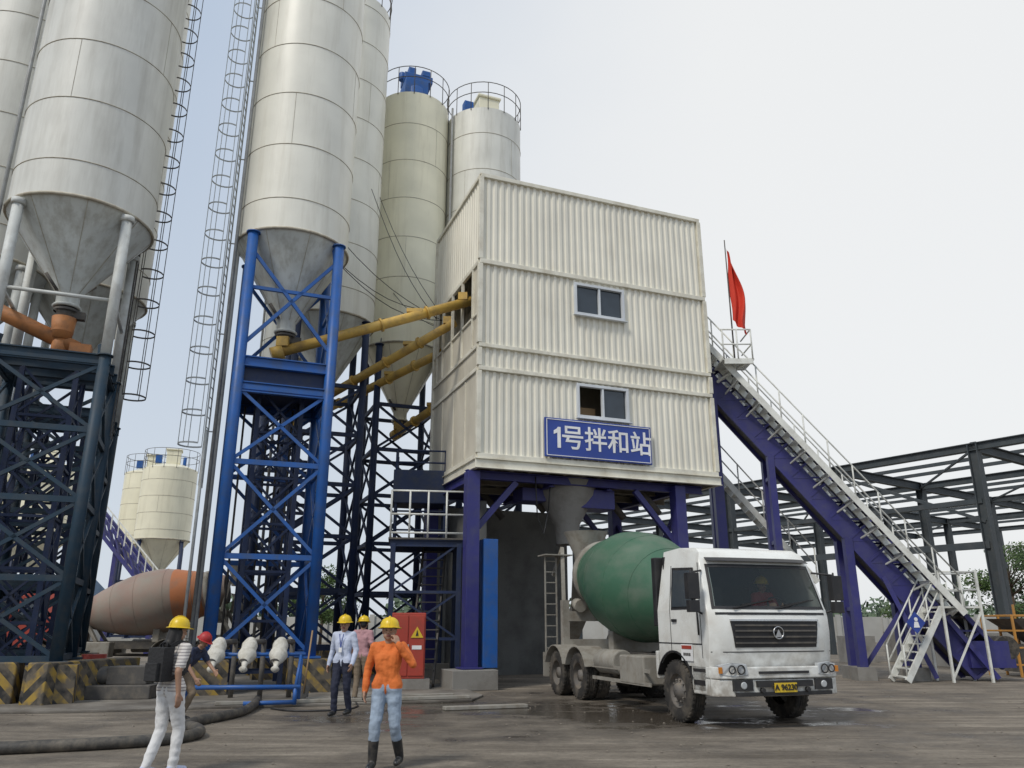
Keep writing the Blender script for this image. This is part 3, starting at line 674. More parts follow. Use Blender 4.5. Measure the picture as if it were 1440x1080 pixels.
a,b=V((11.95,25.2,.05)),V((13.5,25.55,2.2))
w_=V((-.16,.75,0))
for k in(0,1):
    r.beam(a+w_*k,b+w_*k,.06,.2)
    for f in(0,.33,.66,1):
        c=a.lerp(b,f)+w_*k; r.tube(c,c+V((0,0,1.05)),.026,n=6)
    for h in(.55,1.05): r.tube(a+w_*k+V((0,0,h)),b+w_*k+V((0,0,h)),.026,n=6)
for i in range(9):
    c=a.lerp(b,(i+.5)/9)+w_*.5; r.box(c,(.24,.75,.035))
r.box((14.1,26.0,2.22),(1.3,1.0,.06))
for x,y in((13.5,25.5),(14.7,25.5),(14.7,26.5),(13.5,26.5)): r.beam((x,y,0),(x,y,3.35),.07)
for z in(2.75,3.3): r.tube((13.5,25.5,z),(14.7,25.5,z),.026); r.tube((14.7,25.5,z),(14.7,26.5,z),.026); r.tube((13.5,26.5,z),(14.7,26.5,z),.026)
r.beam((13.5,25.5,.1),(14.7,25.5,2.1),.05)
g.done()
g=G('safety_sign',(12.35,25.02,1.75),R_(10))
g.p('plate','sign').slab([(-.32,0,0),(0,0,-.32),(.32,0,0),(0,0,.32)],(0,-.02,0))
wp=g.p('pictogram','signwhite'); wp.tube((0,-.025,.1),(0,-.035,.1),.06,n=12); wp.slab([(-.1,-.025,-.14),(.1,-.025,-.14),(.06,-.025,.03),(-.06,-.025,.03)],(0,-.008,0))
g.done()
g=G('aggregate_hopper',(18.3,28.8,0),R_(5))
y_=g.p('frame','yellow',.01)
for x in(-1.3,-.65,0,.65,1.3,1.95,2.6):
    for y in(-.8,.8): y_.beam((x,y,0),(x,y,2.0 if x!=0 else 2.4),.07)
for z in(.4,.95,1.5,2.0):
    y_.beam((-1.3,-.8,z),(2.6,-.8,z),.06); y_.beam((-1.3,.8,z),(2.6,.8,z),.06); y_.beam((-1.3,-.8,z),(-1.3,.8,z),.06)
y_.slab([(0,-.84,1.55),(2.6,-.84,1.55),(2.6,-.84,1.95),(0,-.84,1.95)],(0,.03,0))
hh=g.p('hopper','chassis')
hh.add([(-1.2,-.7,1.9),(2.5,-.7,1.9),(2.5,.7,1.9),(-1.2,.7,1.9),(.2,-.2,.8),(1.1,-.2,.8),(1.1,.2,.8),(.2,.2,.8)],[(0,1,5,4),(1,2,6,5),(2,3,7,6),(3,0,4,7)])
hh.box((-.5,0,.6),(1.0,.9,.9)); hh.tube((1.2,-.3,.5),(2.3,-.3,.5),.3,n=16)
g.done()
# ------------------------------------------------------------------ steel frame right
g=G('steel_frame_shed')
b_=g.p('frame','steel'); e1=V((-.59,.81,0)); e2=V((.81,.59,0)); P1=V((20.6,34.2,0))
Z=lambda z:V((0,0,z))
for j in range(5):
    for i in range(-1,6):
        c=P1+e1*6.8*i+e2*8.5*j
        if i in(0,1,2,4): b_.ibeam(c+Z(0),c+Z(9.4),.4,.42,.04,up=e1)
        if j<4: b_.ibeam(c+Z(9.3),c+e2*8.5+Z(9.3),.25,.45,.04)
        if i<5: b_.ibeam(c+Z(9.3),c+e1*6.8+Z(9.3),.22,.35,.04)
        if i<5 and j<4:
            for k in(.25,.5,.75):
                a=c+e2*8.5*k+Z(9.6); b_.beam(a,a+e1*6.8,.1,.18)
            if i%2==0: b_.beam(c+Z(9.2),c+e1*6.8+e2*8.5+Z(9.2),.09)
b_.beam(P1+Z(6),P1+e1*6.8+Z(9),.14); b_.beam(P1+Z(5.0),P1+e1*13.6+Z(5.0),.2,.3)
for i in range(0,4): b_.beam(P1+e1*6.8*i+Z(6.9),P1+e1*6.8*(i+1)+Z(6.9),.16,.22)
for i in(0,1,2): g.p('bases','concrete').box(P1+e1*6.8*i+Z(.6),(1.3,1.3,1.2))
g.done()
g=G('aggregate_bin_wall'); c=g.p('walls','concrete',.02)
c.box((22,33.5,.7),(8,.4,1.4)); c.box((18.5,37,.7),(.4,7,1.4)); g.done()
# ------------------------------------------------------------------ trucks
def wheel(g,x,y,side,dual=False,r=.53):
    t=g.p('tyres','rubber'); rm=g.p('rims','rim'); ax=(side,0,0)
    def one(xo):
        o=(xo,y,r); w_=.15
        prof=[(.29,-w_*.9),(.36,-w_),(.47,-w_),(r-.015,-w_*.85),(r,-w_*.6)]
        for k in range(4):
            a=-w_*.6+k*w_*1.2/4; prof+=[(r,a),(r,a+.05),(r-.015,a+.052),(r-.015,a+w_*.3)] if k<3 else [(r,a),(r,w_*.6)]
        prof+=[(r,w_*.6),(r-.015,w_*.85),(.47,w_),(.36,w_),(.29,w_*.9)]
        t.lathe(prof,o,ax,n=40)
        n=34
        for i in range(n):
            a=2*math.pi*i/n; c=V((xo,y+math.cos(a)*(r-.014),r+math.sin(a)*(r-.014)))
            for sx in(-1,1): t.box(c+V((sx*w_*.72,0,0)),(.055,.04,.035),Matrix.Rotation(a-math.pi/2,3,'X'))
        return o
    if dual: one(x-side*.34)
    o=one(x)
    if dual: rm.lathe([(.30,.14),(.29,.02),(.25,-.06),(.14,-.07),(.13,.10),(.01,.12)],o,ax,n=30)
    else: rm.lathe([(.30,.14),(.29,.05),(.25,.03),(.2,.09),(.14,.10),(.12,.16),(.01,.17)],o,ax,n=30)
    for i in range(10):
        a=2*math.pi*i/10; rr=.19; cx=x+side*(.09 if not dual else -.07)
        rm.tube((cx,y+math.cos(a)*rr,r+math.sin(a)*rr),(cx+side*.04,y+math.cos(a)*rr,r+math.sin(a)*rr),.016,n=6)
F=[(.12,.98,1),(.07,1.25,1),(.04,1.55,1),(.05,1.80,1),(.08,1.93,1),(.10,1.96,1),(.20,2.3,1),(.35,2.68,.9),(.40,2.77,.8),(.52,2.93,.5),(.75,3.03,.2),(1.4,3.08,0),(2.0,3.05,0)]
def hx(z):
    if z<=1.93: return 1.245
    if z<=2.8: return 1.245-.09*(z-1.93)/.87
    return 1.155-.13*(z-2.8)/.28
def fsurf(xk,z,off=0):
    y,f=F[0][0],1
    for (y0,z0,f0),(y1,z1,f1) in zip(F[:-1],F[1:]):
        if z0<=z<=z1:
            t=(z-z0)/(z1-z0); y=y0+(y1-y0)*t; f=f0+(f1-f0)*t; break
    return V((xk*hx(z),y+.17*abs(xk)**5*f-off,z))
def patch(p,x0,x1,z0,z1,off=.012,nx=8,nz=3,tx=0):
    vs=[];fs=[]
    for j in range(nz+1):
        z=z0+(z1-z0)*j/nz; sh=tx*j/nz
        for i in range(nx+1): vs.append(fsurf((x0+sh)+((x1-sh)-(x0+sh))*i/nx,z,off))
    for j in range(nz):
        for i in range(nx): a=j*(nx+1)+i; fs.append((a,a+1,a+nx+2,a+nx+1))
    m=len(vs)
    vs+= [v+V((0,off+.004,0)) for v in vs]
    edge=[i for i in range(nx+1)]+[ (j+1)*(nx+1)-1 for j in range(1,nz+1)]+[nz*(nx+1)+i for i in range(nx-1,-1,-1)]+[j*(nx+1) for j in range(nz-1,0,-1)]
    for a,b in zip(edge,edge[1:]+edge[:1]): fs.append((a,a+m,b+m,b))
    p.add(vs,fs)
def truck(name,loc,rz,drum,cabm='cab',band=None):
    g=G(name,(loc[0],loc[1],0),rz)
    c=g.p('cab',cabm); xs=[-1,-.985,-.95,-.88,-.75,-.5,-.25,0,.25,.5,.75,.88,.95,.985,1]
    for j in range(len(F)-1):
        for i in range(len(xs)-1):
            if j in(5,6) and abs(xs[i])<=.9 and abs(xs[i+1])<=.9: continue
            pts=[]
            for (xx,k) in((xs[i],j),(xs[i+1],j),(xs[i+1],j+1),(xs[i],j+1)):
                y,z,f=F[k]; pts.append(V((xx*hx(z),y+.17*abs(xx)**5*f,z)))
            c.add(pts,[(0,1,2,3)],True)
    for sd in(-1,1):
        low=[V((sd*hx(z),y+.17*f,z)) for y,z,f in F[:5]]
        arch=[V((sd*1.245,1.45+.64*math.cos(R_(a)),.55+.64*math.sin(R_(a)))) for a in range(138,41,-8)]
        low=list(low)+[V((sd*1.245,2.0,1.93)),V((sd*1.245,2.0,.98))]+arch[::-1]
        c.poly(low if sd>0 else low[::-1])
        u=[V((sd*hx(z),y+.17*f,z)) for y,z,f in F[4:]]+[V((sd*1.245,2.0,1.93))]
        c.poly(u)
        fl=g.p('wheel_arch','black')
        for a in range(20,160,10):
            p0=V((sd*1.27,1.45+.66*math.cos(R_(a)),.55+.66*math.sin(R_(a)))); p1=V((sd*1.27,1.45+.66*math.cos(R_(a+10)),.55+.66*math.sin(R_(a+10))))
            fl.beam(p0-V((sd*.25,0,0)),p1-V((sd*.25,0,0)),.5,.03,(p0-V((sd*1.27,1.45,.55))))
        wn=g.p('side_window','glass'); tr_=g.p('window_trim','black')
        pts=[(.62,1.99),(.74,2.62),(1.42,2.66),(1.42,1.99)]
        tr_.slab([V((sd*(hx(z)+.004),y+dy,z+dz)) for (y,z),(dy,dz) in zip(pts,((-.06,-.05),(-.03,.05),(.05,.05),(.05,-.05)))],(sd*.008,0,0))
        wn.slab([V((sd*(hx(z)+.014),y,z)) for y,z in pts],(sd*.006,0,0))
        sl_=g.p('shut_lines','black')
        for y in(.45,1.52): sl_.beam((sd*1.247,y,1.12 if y<1 else 1.2),(sd*1.247,y,1.93),.008,.012); sl_.beam((sd*1.247,y,1.93),(sd*1.165,y+.12*(y<1),2.75),.008,.012)
        g.p('door_handle','black').box((sd*1.26,1.36,1.75),(.03,.16,.05))
        sl_.beam((sd*1.247,.45,1.35),(sd*1.247,2.0,1.35),.008,.02)
        g.p('grab_rails','black').tube((sd*1.27,.5,1.5),(sd*1.25,.55,2.0),.015,n=6)
        stp=g.p('step_panels',cabm,.02); stp.box((sd*1.12,.56,.78),(.24,.62,.42)); sl_.box((sd*1.243,.6,.72),(.01,.4,.08)); sl_.box((sd*1.243,.6,.92),(.01,.4,.05))
        stp.box((sd*1.1,2.12,.95),(.3,.1,.5))
        mi=g.p('mirrors','black',.02)
        mi.tube((sd*1.17,.45,2.6),(sd*1.5,.25,2.55),.02,n=8); mi.tube((sd*1.22,.4,1.85),(sd*1.5,.25,1.95),.02,n=8); mi.tube((sd*1.5,.25,1.9),(sd*1.5,.25,2.6),.018,n=8)
        mi.box((sd*1.5,.23,2.32),(.22,.14,.44)); mi.box((sd*1.5,.23,1.98),(.2,.12,.2))
        g.p('air_intake','black',.02).box((sd*1.13,2.13,2.3),(.2,.16,1.3))
    c.poly([V((-1.245,2.0,.98)),V((1.245,2.0,.98)),V((1.245,2.0,1.93)),V((hx(3.05),2.0,3.05)),V((-hx(3.05),2.0,3.05)),V((-1.245,2.0,1.93))])
    it=g.p('interior','black'); it.box((0,.45,1.8),(2.2,.45,.2)); it.box((-.55,1.3,1.9),(.5,.2,.9)); it.box((.55,1.3,1.9),(.5,.2,.9)); it.box((0,1.2,1.2),(2.2,1.5,.1))
    it.box((0,1.95,2.1),(2.2,.04,1.7)); it.ring((.5,.62,2.0),.2,.018,(0,-.7,.5),n=20)
    g.p('dash_clutter','signwhite').box((-.5,.42,1.93),(.35,.2,.05)); g.p('dash_mat','red').box((.0,.42,1.92),(.4,.2,.03))
    patch(g.p('windscreen','wind'),-.9,.9,1.97,2.67,.006,10,4)
    ts=g.p('screen_seal','black')
    patch(ts,-.93,.93,1.935,1.985,.012,10,1); patch(ts,-.93,.93,2.66,2.72,.012,10,1); patch(ts,-.93,-.895,1.98,2.66,.012,1,4); patch(ts,.895,.93,1.98,2.66,.012,1,4)
    for x0,x1 in((-.65,-.05),(.05,.65)):
        ts.beam(fsurf(x0,1.95,.04),fsurf(x1,2.09,.035),.022,.022)
        ts.beam(fsurf(x0+.15,2.01,.03),fsurf(x1+.1,2.10,.03),.012,.016)
    vz=g.p('sun_visor','black',.01)
    for i in range(8):
        x0=-.93+i*.2325; x1=x0+.2325
        p0,p1=fsurf(x0,2.76,.10),fsurf(x1,2.76,.10); q0,q1=fsurf(x0,2.83,.02),fsurf(x1,2.83,.02)
        vz.slab([p0,p1,q1,q0],(0,0,.012))
    gr=g.p('grille','black'); patch(gr,-.66,.66,1.30,1.76,.012,10,3,-.06); ch=g.p('grille_bars','chassis')
    for z in(1.36,1.46,1.56,1.65): patch(ch,-.66,.66,z,z+.028,.035,8,1)
    patch(g.p('grille_chrome','chrome'),-.72,.72,1.735,1.765,.04,10,1)
    em=g.p('emblem','chrome'); em.ring(fsurf(0,1.54,.055),.1,.012,(0,1,0),n=20); em.slab([fsurf(0,1.52,.05)+V(k) for k in((-.07,0,-.05),(.07,0,-.05),(0,0,.08))],(0,-.012,0))
    patch(g.p('upper_strip','black'),-.9,.9,1.84,1.88,.008,10,1); patch(g.p('panel_gap','black'),-.98,.98,1.22,1.235,.004,10,1)
    bu=g.p('bumper',cabm,.02)
    bx=[-1.25,-1.18,-.95,-.6,0,.6,.95,1.18,1.25]; by=[.28,.08,-.02,-.05,-.06,-.05,-.02,.08,.28]
    for z0,z1,o_,pm in((.80,1.0,0,bu),(.52,.80,-.03,bu)):
        for i in range(8):
            pm.slab([V((bx[i],by[i]-o_,z0)),V((bx[i+1],by[i+1]-o_,z0)),V((bx[i+1],by[i+1]-o_,z1-.01)),V((bx[i],by[i]-o_,z1-.01))],(0,.12,0))
    for sd in(-1,1): bu.box((sd*1.19,.55,.76),(.1,.6,.46))
    blk=g.p('bumper_insets','black')
    blk.box((0,-.055,.72),(1.1,.06,.1)); blk.box((0,-.03,.56),(1.9,.04,.06)); blk.box((0,-.062,.9),(1.0,.02,.04))
    for sd in(-1,1):
        blk.box((sd*.8,.0,.70),(.36,.09,.17))
        lp=g.p('headlamps','lamp',.015); lp.slab([V((sd*.70,-.06,.86)),V((sd*.96,-.04,.84)),V((sd*1.16,.06,.86)),V((sd*1.19,.09,1.02)),V((sd*.98,-.03,1.06)),V((sd*.72,-.05,1.04))],(0,.1,0))
        lp.tube((sd*.80,-.06,.70),(sd*.80,.0,.70),.06,n=14)
        g.p('indicators','amber').box((sd*1.17,.05,.94),(.06,.03,.1))
        blk.ring((sd*.84,-.062,.95),.07,.012,(0,1,0),n=16); blk.ring((sd*1.0,-.04,.95),.06,.012,(0,1,0),n=16)
        blk.tube((sd*.45,-.09,.62),(sd*.45,-.0,.62),.04,n=10)
    g.p('number_plate','plate').box((-.02,-.10,.66),(.44,.015,.15))
    for sd in(-1,1):
        wheel(g,sd*1.08,1.45,sd); wheel(g,sd*1.08,6.15,sd,True); wheel(g,sd*1.08,7.55,sd,True)
    ch=g.p('chassis','chassis')
    for sd in(-1,1): ch.beam((sd*.42,.5,.95),(sd*.42,8.6,.95),.1,.28)
    for y in(1.45,6.15,7.55): ch.tube((-1,y,.53),(1,y,.53),.09)
    for y in(6.15,7.55): ch.ball((0,y,.55),(.25,.25,.28))
    for y in(2.4,3.6,4.8,6.8,8.5): ch.box((0,y,.95),(.9,.12,.22))
    ch.box((0,6.85,.75),(2.0,1.5,.1)); ch.box((0,1.3,.85),(.9,1.2,.5)); ch.box((0,3,.7),(.5,1.0,.4)); ch.tube((0,3,.6),(0,6.1,.55),.06)
    for sd in(-1,1): ch.beam((sd*.8,6.1,.6),(sd*.8,7.6,.6),.1,.12)
    md=g.p('side_tanks','mud',.03); md.box((-.95,3.3,.8),(.55,1.1,.55)); md.box((.95,3.4,.8),(.55,1.3,.55)); md.tube((-.98,4.15,.9),(-.98,5.2,.9),.26,n=20)
    gd=g.p('side_guard','mud')
    for z in(.55,.8): gd.beam((-1.2,2.5,z),(-1.2,5.3,z),.03,.07)
    fd=g.p('rear_fenders','mud')
    for sd in(-1,1):
        for yc in(6.15,7.55):
            for a in range(20,160,14):
                p0=V((sd*1.0,yc+.66*math.cos(R_(a)),.53+.66*math.sin(R_(a)))); p1=V((sd*1.0,yc+.66*math.cos(R_(a+14)),.53+.66*math.sin(R_(a+14))))
                fd.beam(p0,p1,.6,.02,(p0-V((sd*1.0,yc,.53))))
        fd.box((sd*1.0,8.3,.7),(.6,.02,.6))
    md.box((0,5.5,1.3),(1.3,.25,.5))
    fp=g.p('drum_supports','mud')
    for sd in(-1,1):
        fp.beam((sd*.5,2.55,1.05),(sd*.4,2.6,2.1),.16); fp.beam((sd*.5,3.3,1.05),(sd*.35,2.7,1.9),.12)
        fp.beam((sd*.9,7.7,1.05),(sd*.9,7.7,2.3),.18); fp.beam((sd*.6,8.5,1.05),(sd*.8,7.8,2.2),.12)
        fp.beam((sd*.85,7.9,2.2),(sd*.75,8.2,3.7),.1); fp.beam((sd*.75,8.9,3.0),(sd*.75,8.2,3.7),.08)
        fp.tube((sd*.55,7.45,2.15),(sd*.55,7.75,2.2),.16,n=14)
    fp.box((0,2.55,1.8),(.8,.3,.8)); fp.box((0,7.7,1.9),(1.7,.2,.25)); fp.box((0,7.8,1.2),(1.8,.4,.25))
    A=V((0,2.75,2.12)); Bv=V((0,8.05,3.12)); axd=(Bv-A).normalized()
    dr=g.p('drum',drum)
    prof=[(.02,0),(.45,.0),(.62,.10),(.8,.5),(1.0,1.05),(1.12,1.5),(1.2,1.9),(1.235,2.2),(1.24,2.7),(1.19,3.05),(1.0,3.75),(.8,4.4),(.62,4.95),(.55,5.2)]
    dr.lathe(prof,A,axd,n=56)
    for r0,h in((1.0,1.05),(1.205,1.95),(1.195,3.02),(.93,4.0)): dr.ring(A+axd*h,r0+.0,.012,axd,n=56,m=4)
    rg=g.p('drum_ring','mud'); rg.lathe([(.70,4.45),(.84,4.45),(.84,4.62),(.70,4.62)],A,axd,n=48)
    if band: g.p('drum_band',band).lathe([(1.135,3.3),(.83,4.35)],A,axd,n=48)
    g.p('mouth','black').lathe([(.54,5.2),(.01,5.0)],A,axd,n=24)
    h_=g.p('charge_hopper','mud')
    h_.lathe([(.62,4.15),(.34,3.55),(.3,3.2)],(0,8.3,0),n=20); h_.lathe([(.60,4.15),(.3,3.5)],(0,8.3,0),n=20)
    h_.slab([(-.5,8.1,2.9),(.5,8.1,2.9),(.35,8.6,2.2),(-.35,8.6,2.2)],(0,.03,0)); h_.slab([(-.3,8.5,2.3),(.3,8.5,2.3),(.22,9.5,1.3),(-.22,9.5,1.3)],(0,.03,0))
    for sd in(-1,1): h_.slab([(sd*.3,8.5,2.3),(sd*.3,8.5,2.55),(sd*.22,9.5,1.5),(sd*.22,9.5,1.3)],(0,.02,0))
    for k in(-1.2,-1.2+.32): fp.beam((k,8.35,.9),(k,8.35,3.5),.035)
    for i in range(9): fp.beam((-1.2,8.35,1.1+i*.28),(-.88,8.35,1.1+i*.28),.025)
    fp.box((-.9,8.35,3.5),(.8,.6,.03))
    return g
g=truck('mixer_truck',(4.62,14.25),R_(18),'drumgreen')
tp=g.p('door_notice','signwhite'); tp.box((-1.262,.95,1.2),(.006,.4,.28)); g.p('door_notice_print','red').box((-1.268,.95,1.29),(.006,.34,.06))
for k in(-.12,-.04,.04,.12): g.p('door_notice_text','chassis').box((-1.267,.95+k*.8,1.17),(.004,.05,.05))
e=g.done()
text('A 96230','plate_text',-.02,.66,.13,'black',e,y=-.115,off=.002)
truck('mixer_truck',(-19.3,31.8),R_(-84),'drumpink','red','orangeband').done()
# ------------------------------------------------------------------ people
def mkcap(p,q,r1,r2,n=14,k=4):
    p,q=V(p),V(q); d=q-p
    if d.length<1e-5: d=V((0,0,1e-4)); q=p+d
    d=d.normalized(); up=V((0,0,1)) if abs(d.z)<.9 else V((1,0,0)); a=d.cross(up).normalized(); b=a.cross(d)
    vs=[];rings=[]
    for j in range(k+1):
        ph=-math.pi/2+math.pi/2*j/k; rings.append((p+d*r1*math.sin(ph),max(r1*math.cos(ph),1e-4)))
    for j in range(k+1):
        ph=math.pi/2*j/k; rings.append((q+d*r2*math.sin(ph),max(r2*math.cos(ph),1e-4)))
    for c,r in rings:
        for i in range(n):
            t=2*math.pi*i/n; vs.append(c+(a*math.cos(t)+b*math.sin(t))*r)
    fs=[]
    for j in range(len(rings)-1):
        for i in range(n): fs.append((j*n+i,(j+1)*n+i,(j+1)*n+(i+1)%n,j*n+(i+1)%n))
    fs.append(tuple(range(n))); fs.append(tuple(range(len(vs)-1,len(vs)-n-1,-1)))
    return vs,fs
def person(name,loc,rz,scale,J,W,head_rot=(0,0,0),hat='helmet',hair='short',parent=None,extra=None,female=False,sleeve='short'):
    prims=[]
    def C(p,q,r1,r2,l): prims.append((V(p),V(q),r1,r2,l))
    hipc=V(J['hip']); ch=V(J['chest']); nk=V(J['neck'])
    sL,sR=V(J['shL']),V(J['shR']); hL,hR=V(J['hipL']),V(J['hipR'])
    side=(sL-sR).normalized(); k=.9 if female else 1
    wst=hipc.lerp(ch,.45)
    for sg,h,s_ in((1,hL,sL),(-1,hR,sR)):
        o=side*sg
        C(h+V((0,0,.04)),wst+o*.055*k,.108,.088*k,'shirt')
        C(wst+o*.055*k,ch+o*.07*k,.092*k,.108*k,'shirt')
        C(ch+o*.07*k,s_-o*.03-V((0,0,.02)),.105*k,.07,'shirt')
        C(h,hipc+o*.03,.105,.10,'pants')
    C(hipc,wst,.10,.09,'shirt'); C(wst,ch,.10,.11,'shirt'); C(ch,nk-V((0,0,.03)),.10,.06,'shirt')
    C(sL,nk+V((0,0,-.03)),.058,.05,'shirt'); C(sR,nk+V((0,0,-.03)),.058,.05,'shirt')
    for t in('L','R'):
        s_,e_,w_=V(J['sh'+t]),V(J['el'+t]),V(J['wr'+t])
        if sleeve=='long':
            C(s_,e_,.066,.053,'shirt'); C(e_,w_,.053,.042,'shirt')
        else:
            m_=s_.lerp(e_,.72); C(s_,m_,.066,.060,'shirt'); C(s_.lerp(e_,.6),e_,.045,.040,'skin'); C(e_,w_,.040,.027,'skin')
        d=V(J.get('hd'+t) or (w_-e_)).normalized(); n=V(J.get('hn'+t,(1 if t=='L' else -1,0,0))); n=(n-d*n.dot(d)).normalized()
        u=d.cross(n).normalized(); th=V(J.get('th'+t,(0,-1,0)))
        if u.dot(th)<0: u=-u
        C(w_,w_+d*.03,.026,.026,'skin')
        curl=J.get('cu'+t,.5)
        for i,(off,ln) in enumerate(((.031,.070),(.010,.078),(-.011,.073),(-.031,.058))):
            kn=w_+d*.085+u*off
            C(w_+d*.02+u*off*.6,kn,.018,.014,'skin')
            d1=(d*math.cos(curl*.5)-n*math.sin(curl*.5)); d2=(d*math.cos(curl*1.3)-n*math.sin(curl*1.3))
            m1=kn+d1*ln*.52; C(kn,m1,.0112,.0102,'skin'); C(m1,m1+d2*ln*.5,.0102,.0085,'skin')
        tb=w_+d*.03+u*.028; t1=tb+(d*.6+u*.75).normalized()*.042-n*.01; C(tb,t1,.016,.0125,'skin'); C(t1,t1+(d*.9+u*.3-n*.2).normalized()*.032,.0125,.010,'skin')
        h,kn,an=V(J['hip'+t]),V(J['kn'+t]),V(J['an'+t])
        C(h,kn,.10,.070,'pants')
        if W.get('boots'):
            C(kn,kn.lerp(an,.5),.070,.064,'pants'); C(kn.lerp(an,.44),an,.066,.054,'shoe')
        else: C(kn,an+V((0,0,.01)),.070,.056,'pants')
        fd=V(J.get('ft'+t,(0,-1,0))).normalized()
        C(an+V((0,0,-.03))-fd*.03,an+fd*.10-V((0,0,.045)),.045,.042,'shoe'); C(an+fd*.08-V((0,0,.045)),an+fd*.17-V((0,0,.052)),.044,.034,'shoe')
        C(an,an-V((0,0,.04)),.05,.045,'shoe')
    hc=V(J['head']); Rm=Matrix.Rotation(head_rot[2],3,'Z')@Matrix.Rotation(head_rot[0],3,'X')@Matrix.Rotation(head_rot[1],3,'Y')
    H=lambda x,y,z: hc+Rm@V((x,y,z))
    C(nk-V((0,0,.04)),H(0,.01,-.06),.054,.052,'skin')
    C(H(0,.02,.02),H(0,-.01,.025),.082,.078,'skin'); C(H(0,.025,.045),H(0,.0,.05),.078,.075,'skin')
    C(H(0,-.01,-.02),H(0,-.035,-.07),.066,.040,'skin'); C(H(.025,-.02,-.05),H(-.025,-.02,-.05),.048,.048,'skin')
    C(H(0,-.085,.01),H(0,-.102,-.022),.010,.014,'skin'); C(H(.012,-.093,-.026),H(-.012,-.093,-.026),.009,.009,'skin')
    C(H(.02,-.078,-.055),H(-.02,-.078,-.055),.009,.009,'lips')
    C(H(.03,-.083,.027),H(.012,-.088,.027),.009,.009,'skin'); C(H(-.03,-.083,.027),H(-.012,-.088,.027),.009,.009,'skin')
    for sg in(-1,1): C(H(sg*.082,.01,.02),H(sg*.078,.012,-.025),.015,.011,'skin')
    C(H(0,.035,.03),H(0,.045,-.02),.084,.072,'hair'); C(H(0,.02,.055),H(0,.0,.06),.084,.08,'hair')
    if hair=='long':
        C(H(0,.05,0),H(0,.09,-.16),.08,.07,'hair'); C(H(0,.09,-.14),H(0.02,.10,-.30),.072,.04,'hair')
        for sg in(-1,1): C(H(sg*.06,.03,.0),H(sg*.07,.04,-.14),.04,.035,'hair')
    vs=[];fs=[]
    for p,q,r1,r2,l in prims:
        a,b=mkcap(p,q,r1,r2); o=len(vs); vs+=a; fs+=[tuple(i+o for i in f) for f in b]
    me=bpy.data.meshes.new('raw'); me.from_pydata([tuple(v) for v in vs],[],fs); me.update()
    ob=bpy.data.objects.new('raw',me); scn.collection.objects.link(ob)
    m=ob.modifiers.new('r','REMESH'); m.mode='VOXEL'; m.voxel_size=.0085
    s2=ob.modifiers.new('s','SMOOTH'); s2.factor=.5; s2.iterations=3
    bpy.context.view_layer.update()
    me2=bpy.data.meshes.new_from_object(ob.evaluated_get(bpy.context.evaluated_depsgraph_get()))
    bpy.data.objects.remove(ob)
    labs=['shirt','pants','skin','shoe','hair','lips']
    me2.materials.clear()
    for l in labs: me2.materials.append(M[{'skin':'skin','hair':'hair','lips':'lips'}.get(l) or W[l]])
    nv=len(me2.vertices); cv=np.empty(nv*3); me2.vertices.foreach_get('co',cv); cv=cv.reshape(-1,3)
    nm=np.empty(nv*3); me2.vertices.foreach_get('normal',nm); nm=nm.reshape(-1,3)
    def field(pts):
        best=np.full(len(pts),1e9); lab=np.zeros(len(pts),int)
        for p,q,r1,r2,l in prims:
            p_=np.array(p);d_=np.array(q-p); L2=max(d_.dot(d_),1e-9)
            t=np.clip(((pts-p_)@d_)/L2,0,1); dist=np.linalg.norm(pts-(p_+t[:,None]*d_),axis=1)-(r1+(r2-r1)*t)
            k_=dist<best; best[k_]=dist[k_]; lab[k_]=labs.index(l)
        return lab
    vl=field(cv); nf=len(me2.polygons); pc_=np.empty(nf*3); me2.polygons.foreach_get('center',pc_); lab=field(pc_.reshape(-1,3))
    disp=np.zeros(nv)
    for i in np.nonzero(vl<2)[0]:
        x,y,z=cv[i]; disp[i]=noise.noise(V((x*8,y*8,z*15)))*.009+noise.noise(V((x*24,y*24,z*24)))*.003
    cv=cv+nm*disp[:,None]; me2.vertices.foreach_set('co',cv.ravel())
    me2.polygons.foreach_set('material_index',lab.astype(np.int32)); me2.polygons.foreach_set('use_smooth',np.ones(nf,bool)); me2.update()
    g=G(name,loc,rz,scale=scale)
    if parent: g.e.parent=parent
    bo=bpy.data.objects.new('body',me2); scn.collection.objects.link(bo); bo.parent=g.e
    ey=g.p('eyes','black')
    for sg in(-1,1): ey.ball(H(sg*.03,-.083,.012),.009,8,6); ey.beam(H(sg*.045,-.083,.036),H(sg*.015,-.09,.038),.006,.006)
    if hat:
        hm=g.p('hard_hat','helmet' if hat=='helmet' else 'redcap'); up_=Rm@V((0,0,1)); o=H(0,.008,.045)
        hm.lathe([(.122,.0),(.120,.03),(.112,.065),(.092,.10),(.06,.122),(.025,.132),(.005,.133)],o,up_,n=28)
        hm.lathe([(.150,-.006),(.150,.0),(.122,.008),(.118,.0),(.150,-.006)],o,up_,n=28)
        hm.slab([H(-.085,-.10,.045),H(-.055,-.165,.036),H(.055,-.165,.036),H(.085,-.10,.045)],up_*.006)
        pts=[H(0,.008-.122*math.cos(t),.05+.135*math.sin(t)) for t in [math.pi*i/12 for i in range(13)]]
        for a,b in zip(pts[:-1],pts[1:]): hm.beam(a,b,.022,.012,(a+b)/2-H(0,.008,.05))
    if extra: extra(g,H,J)
    g.done(); return g
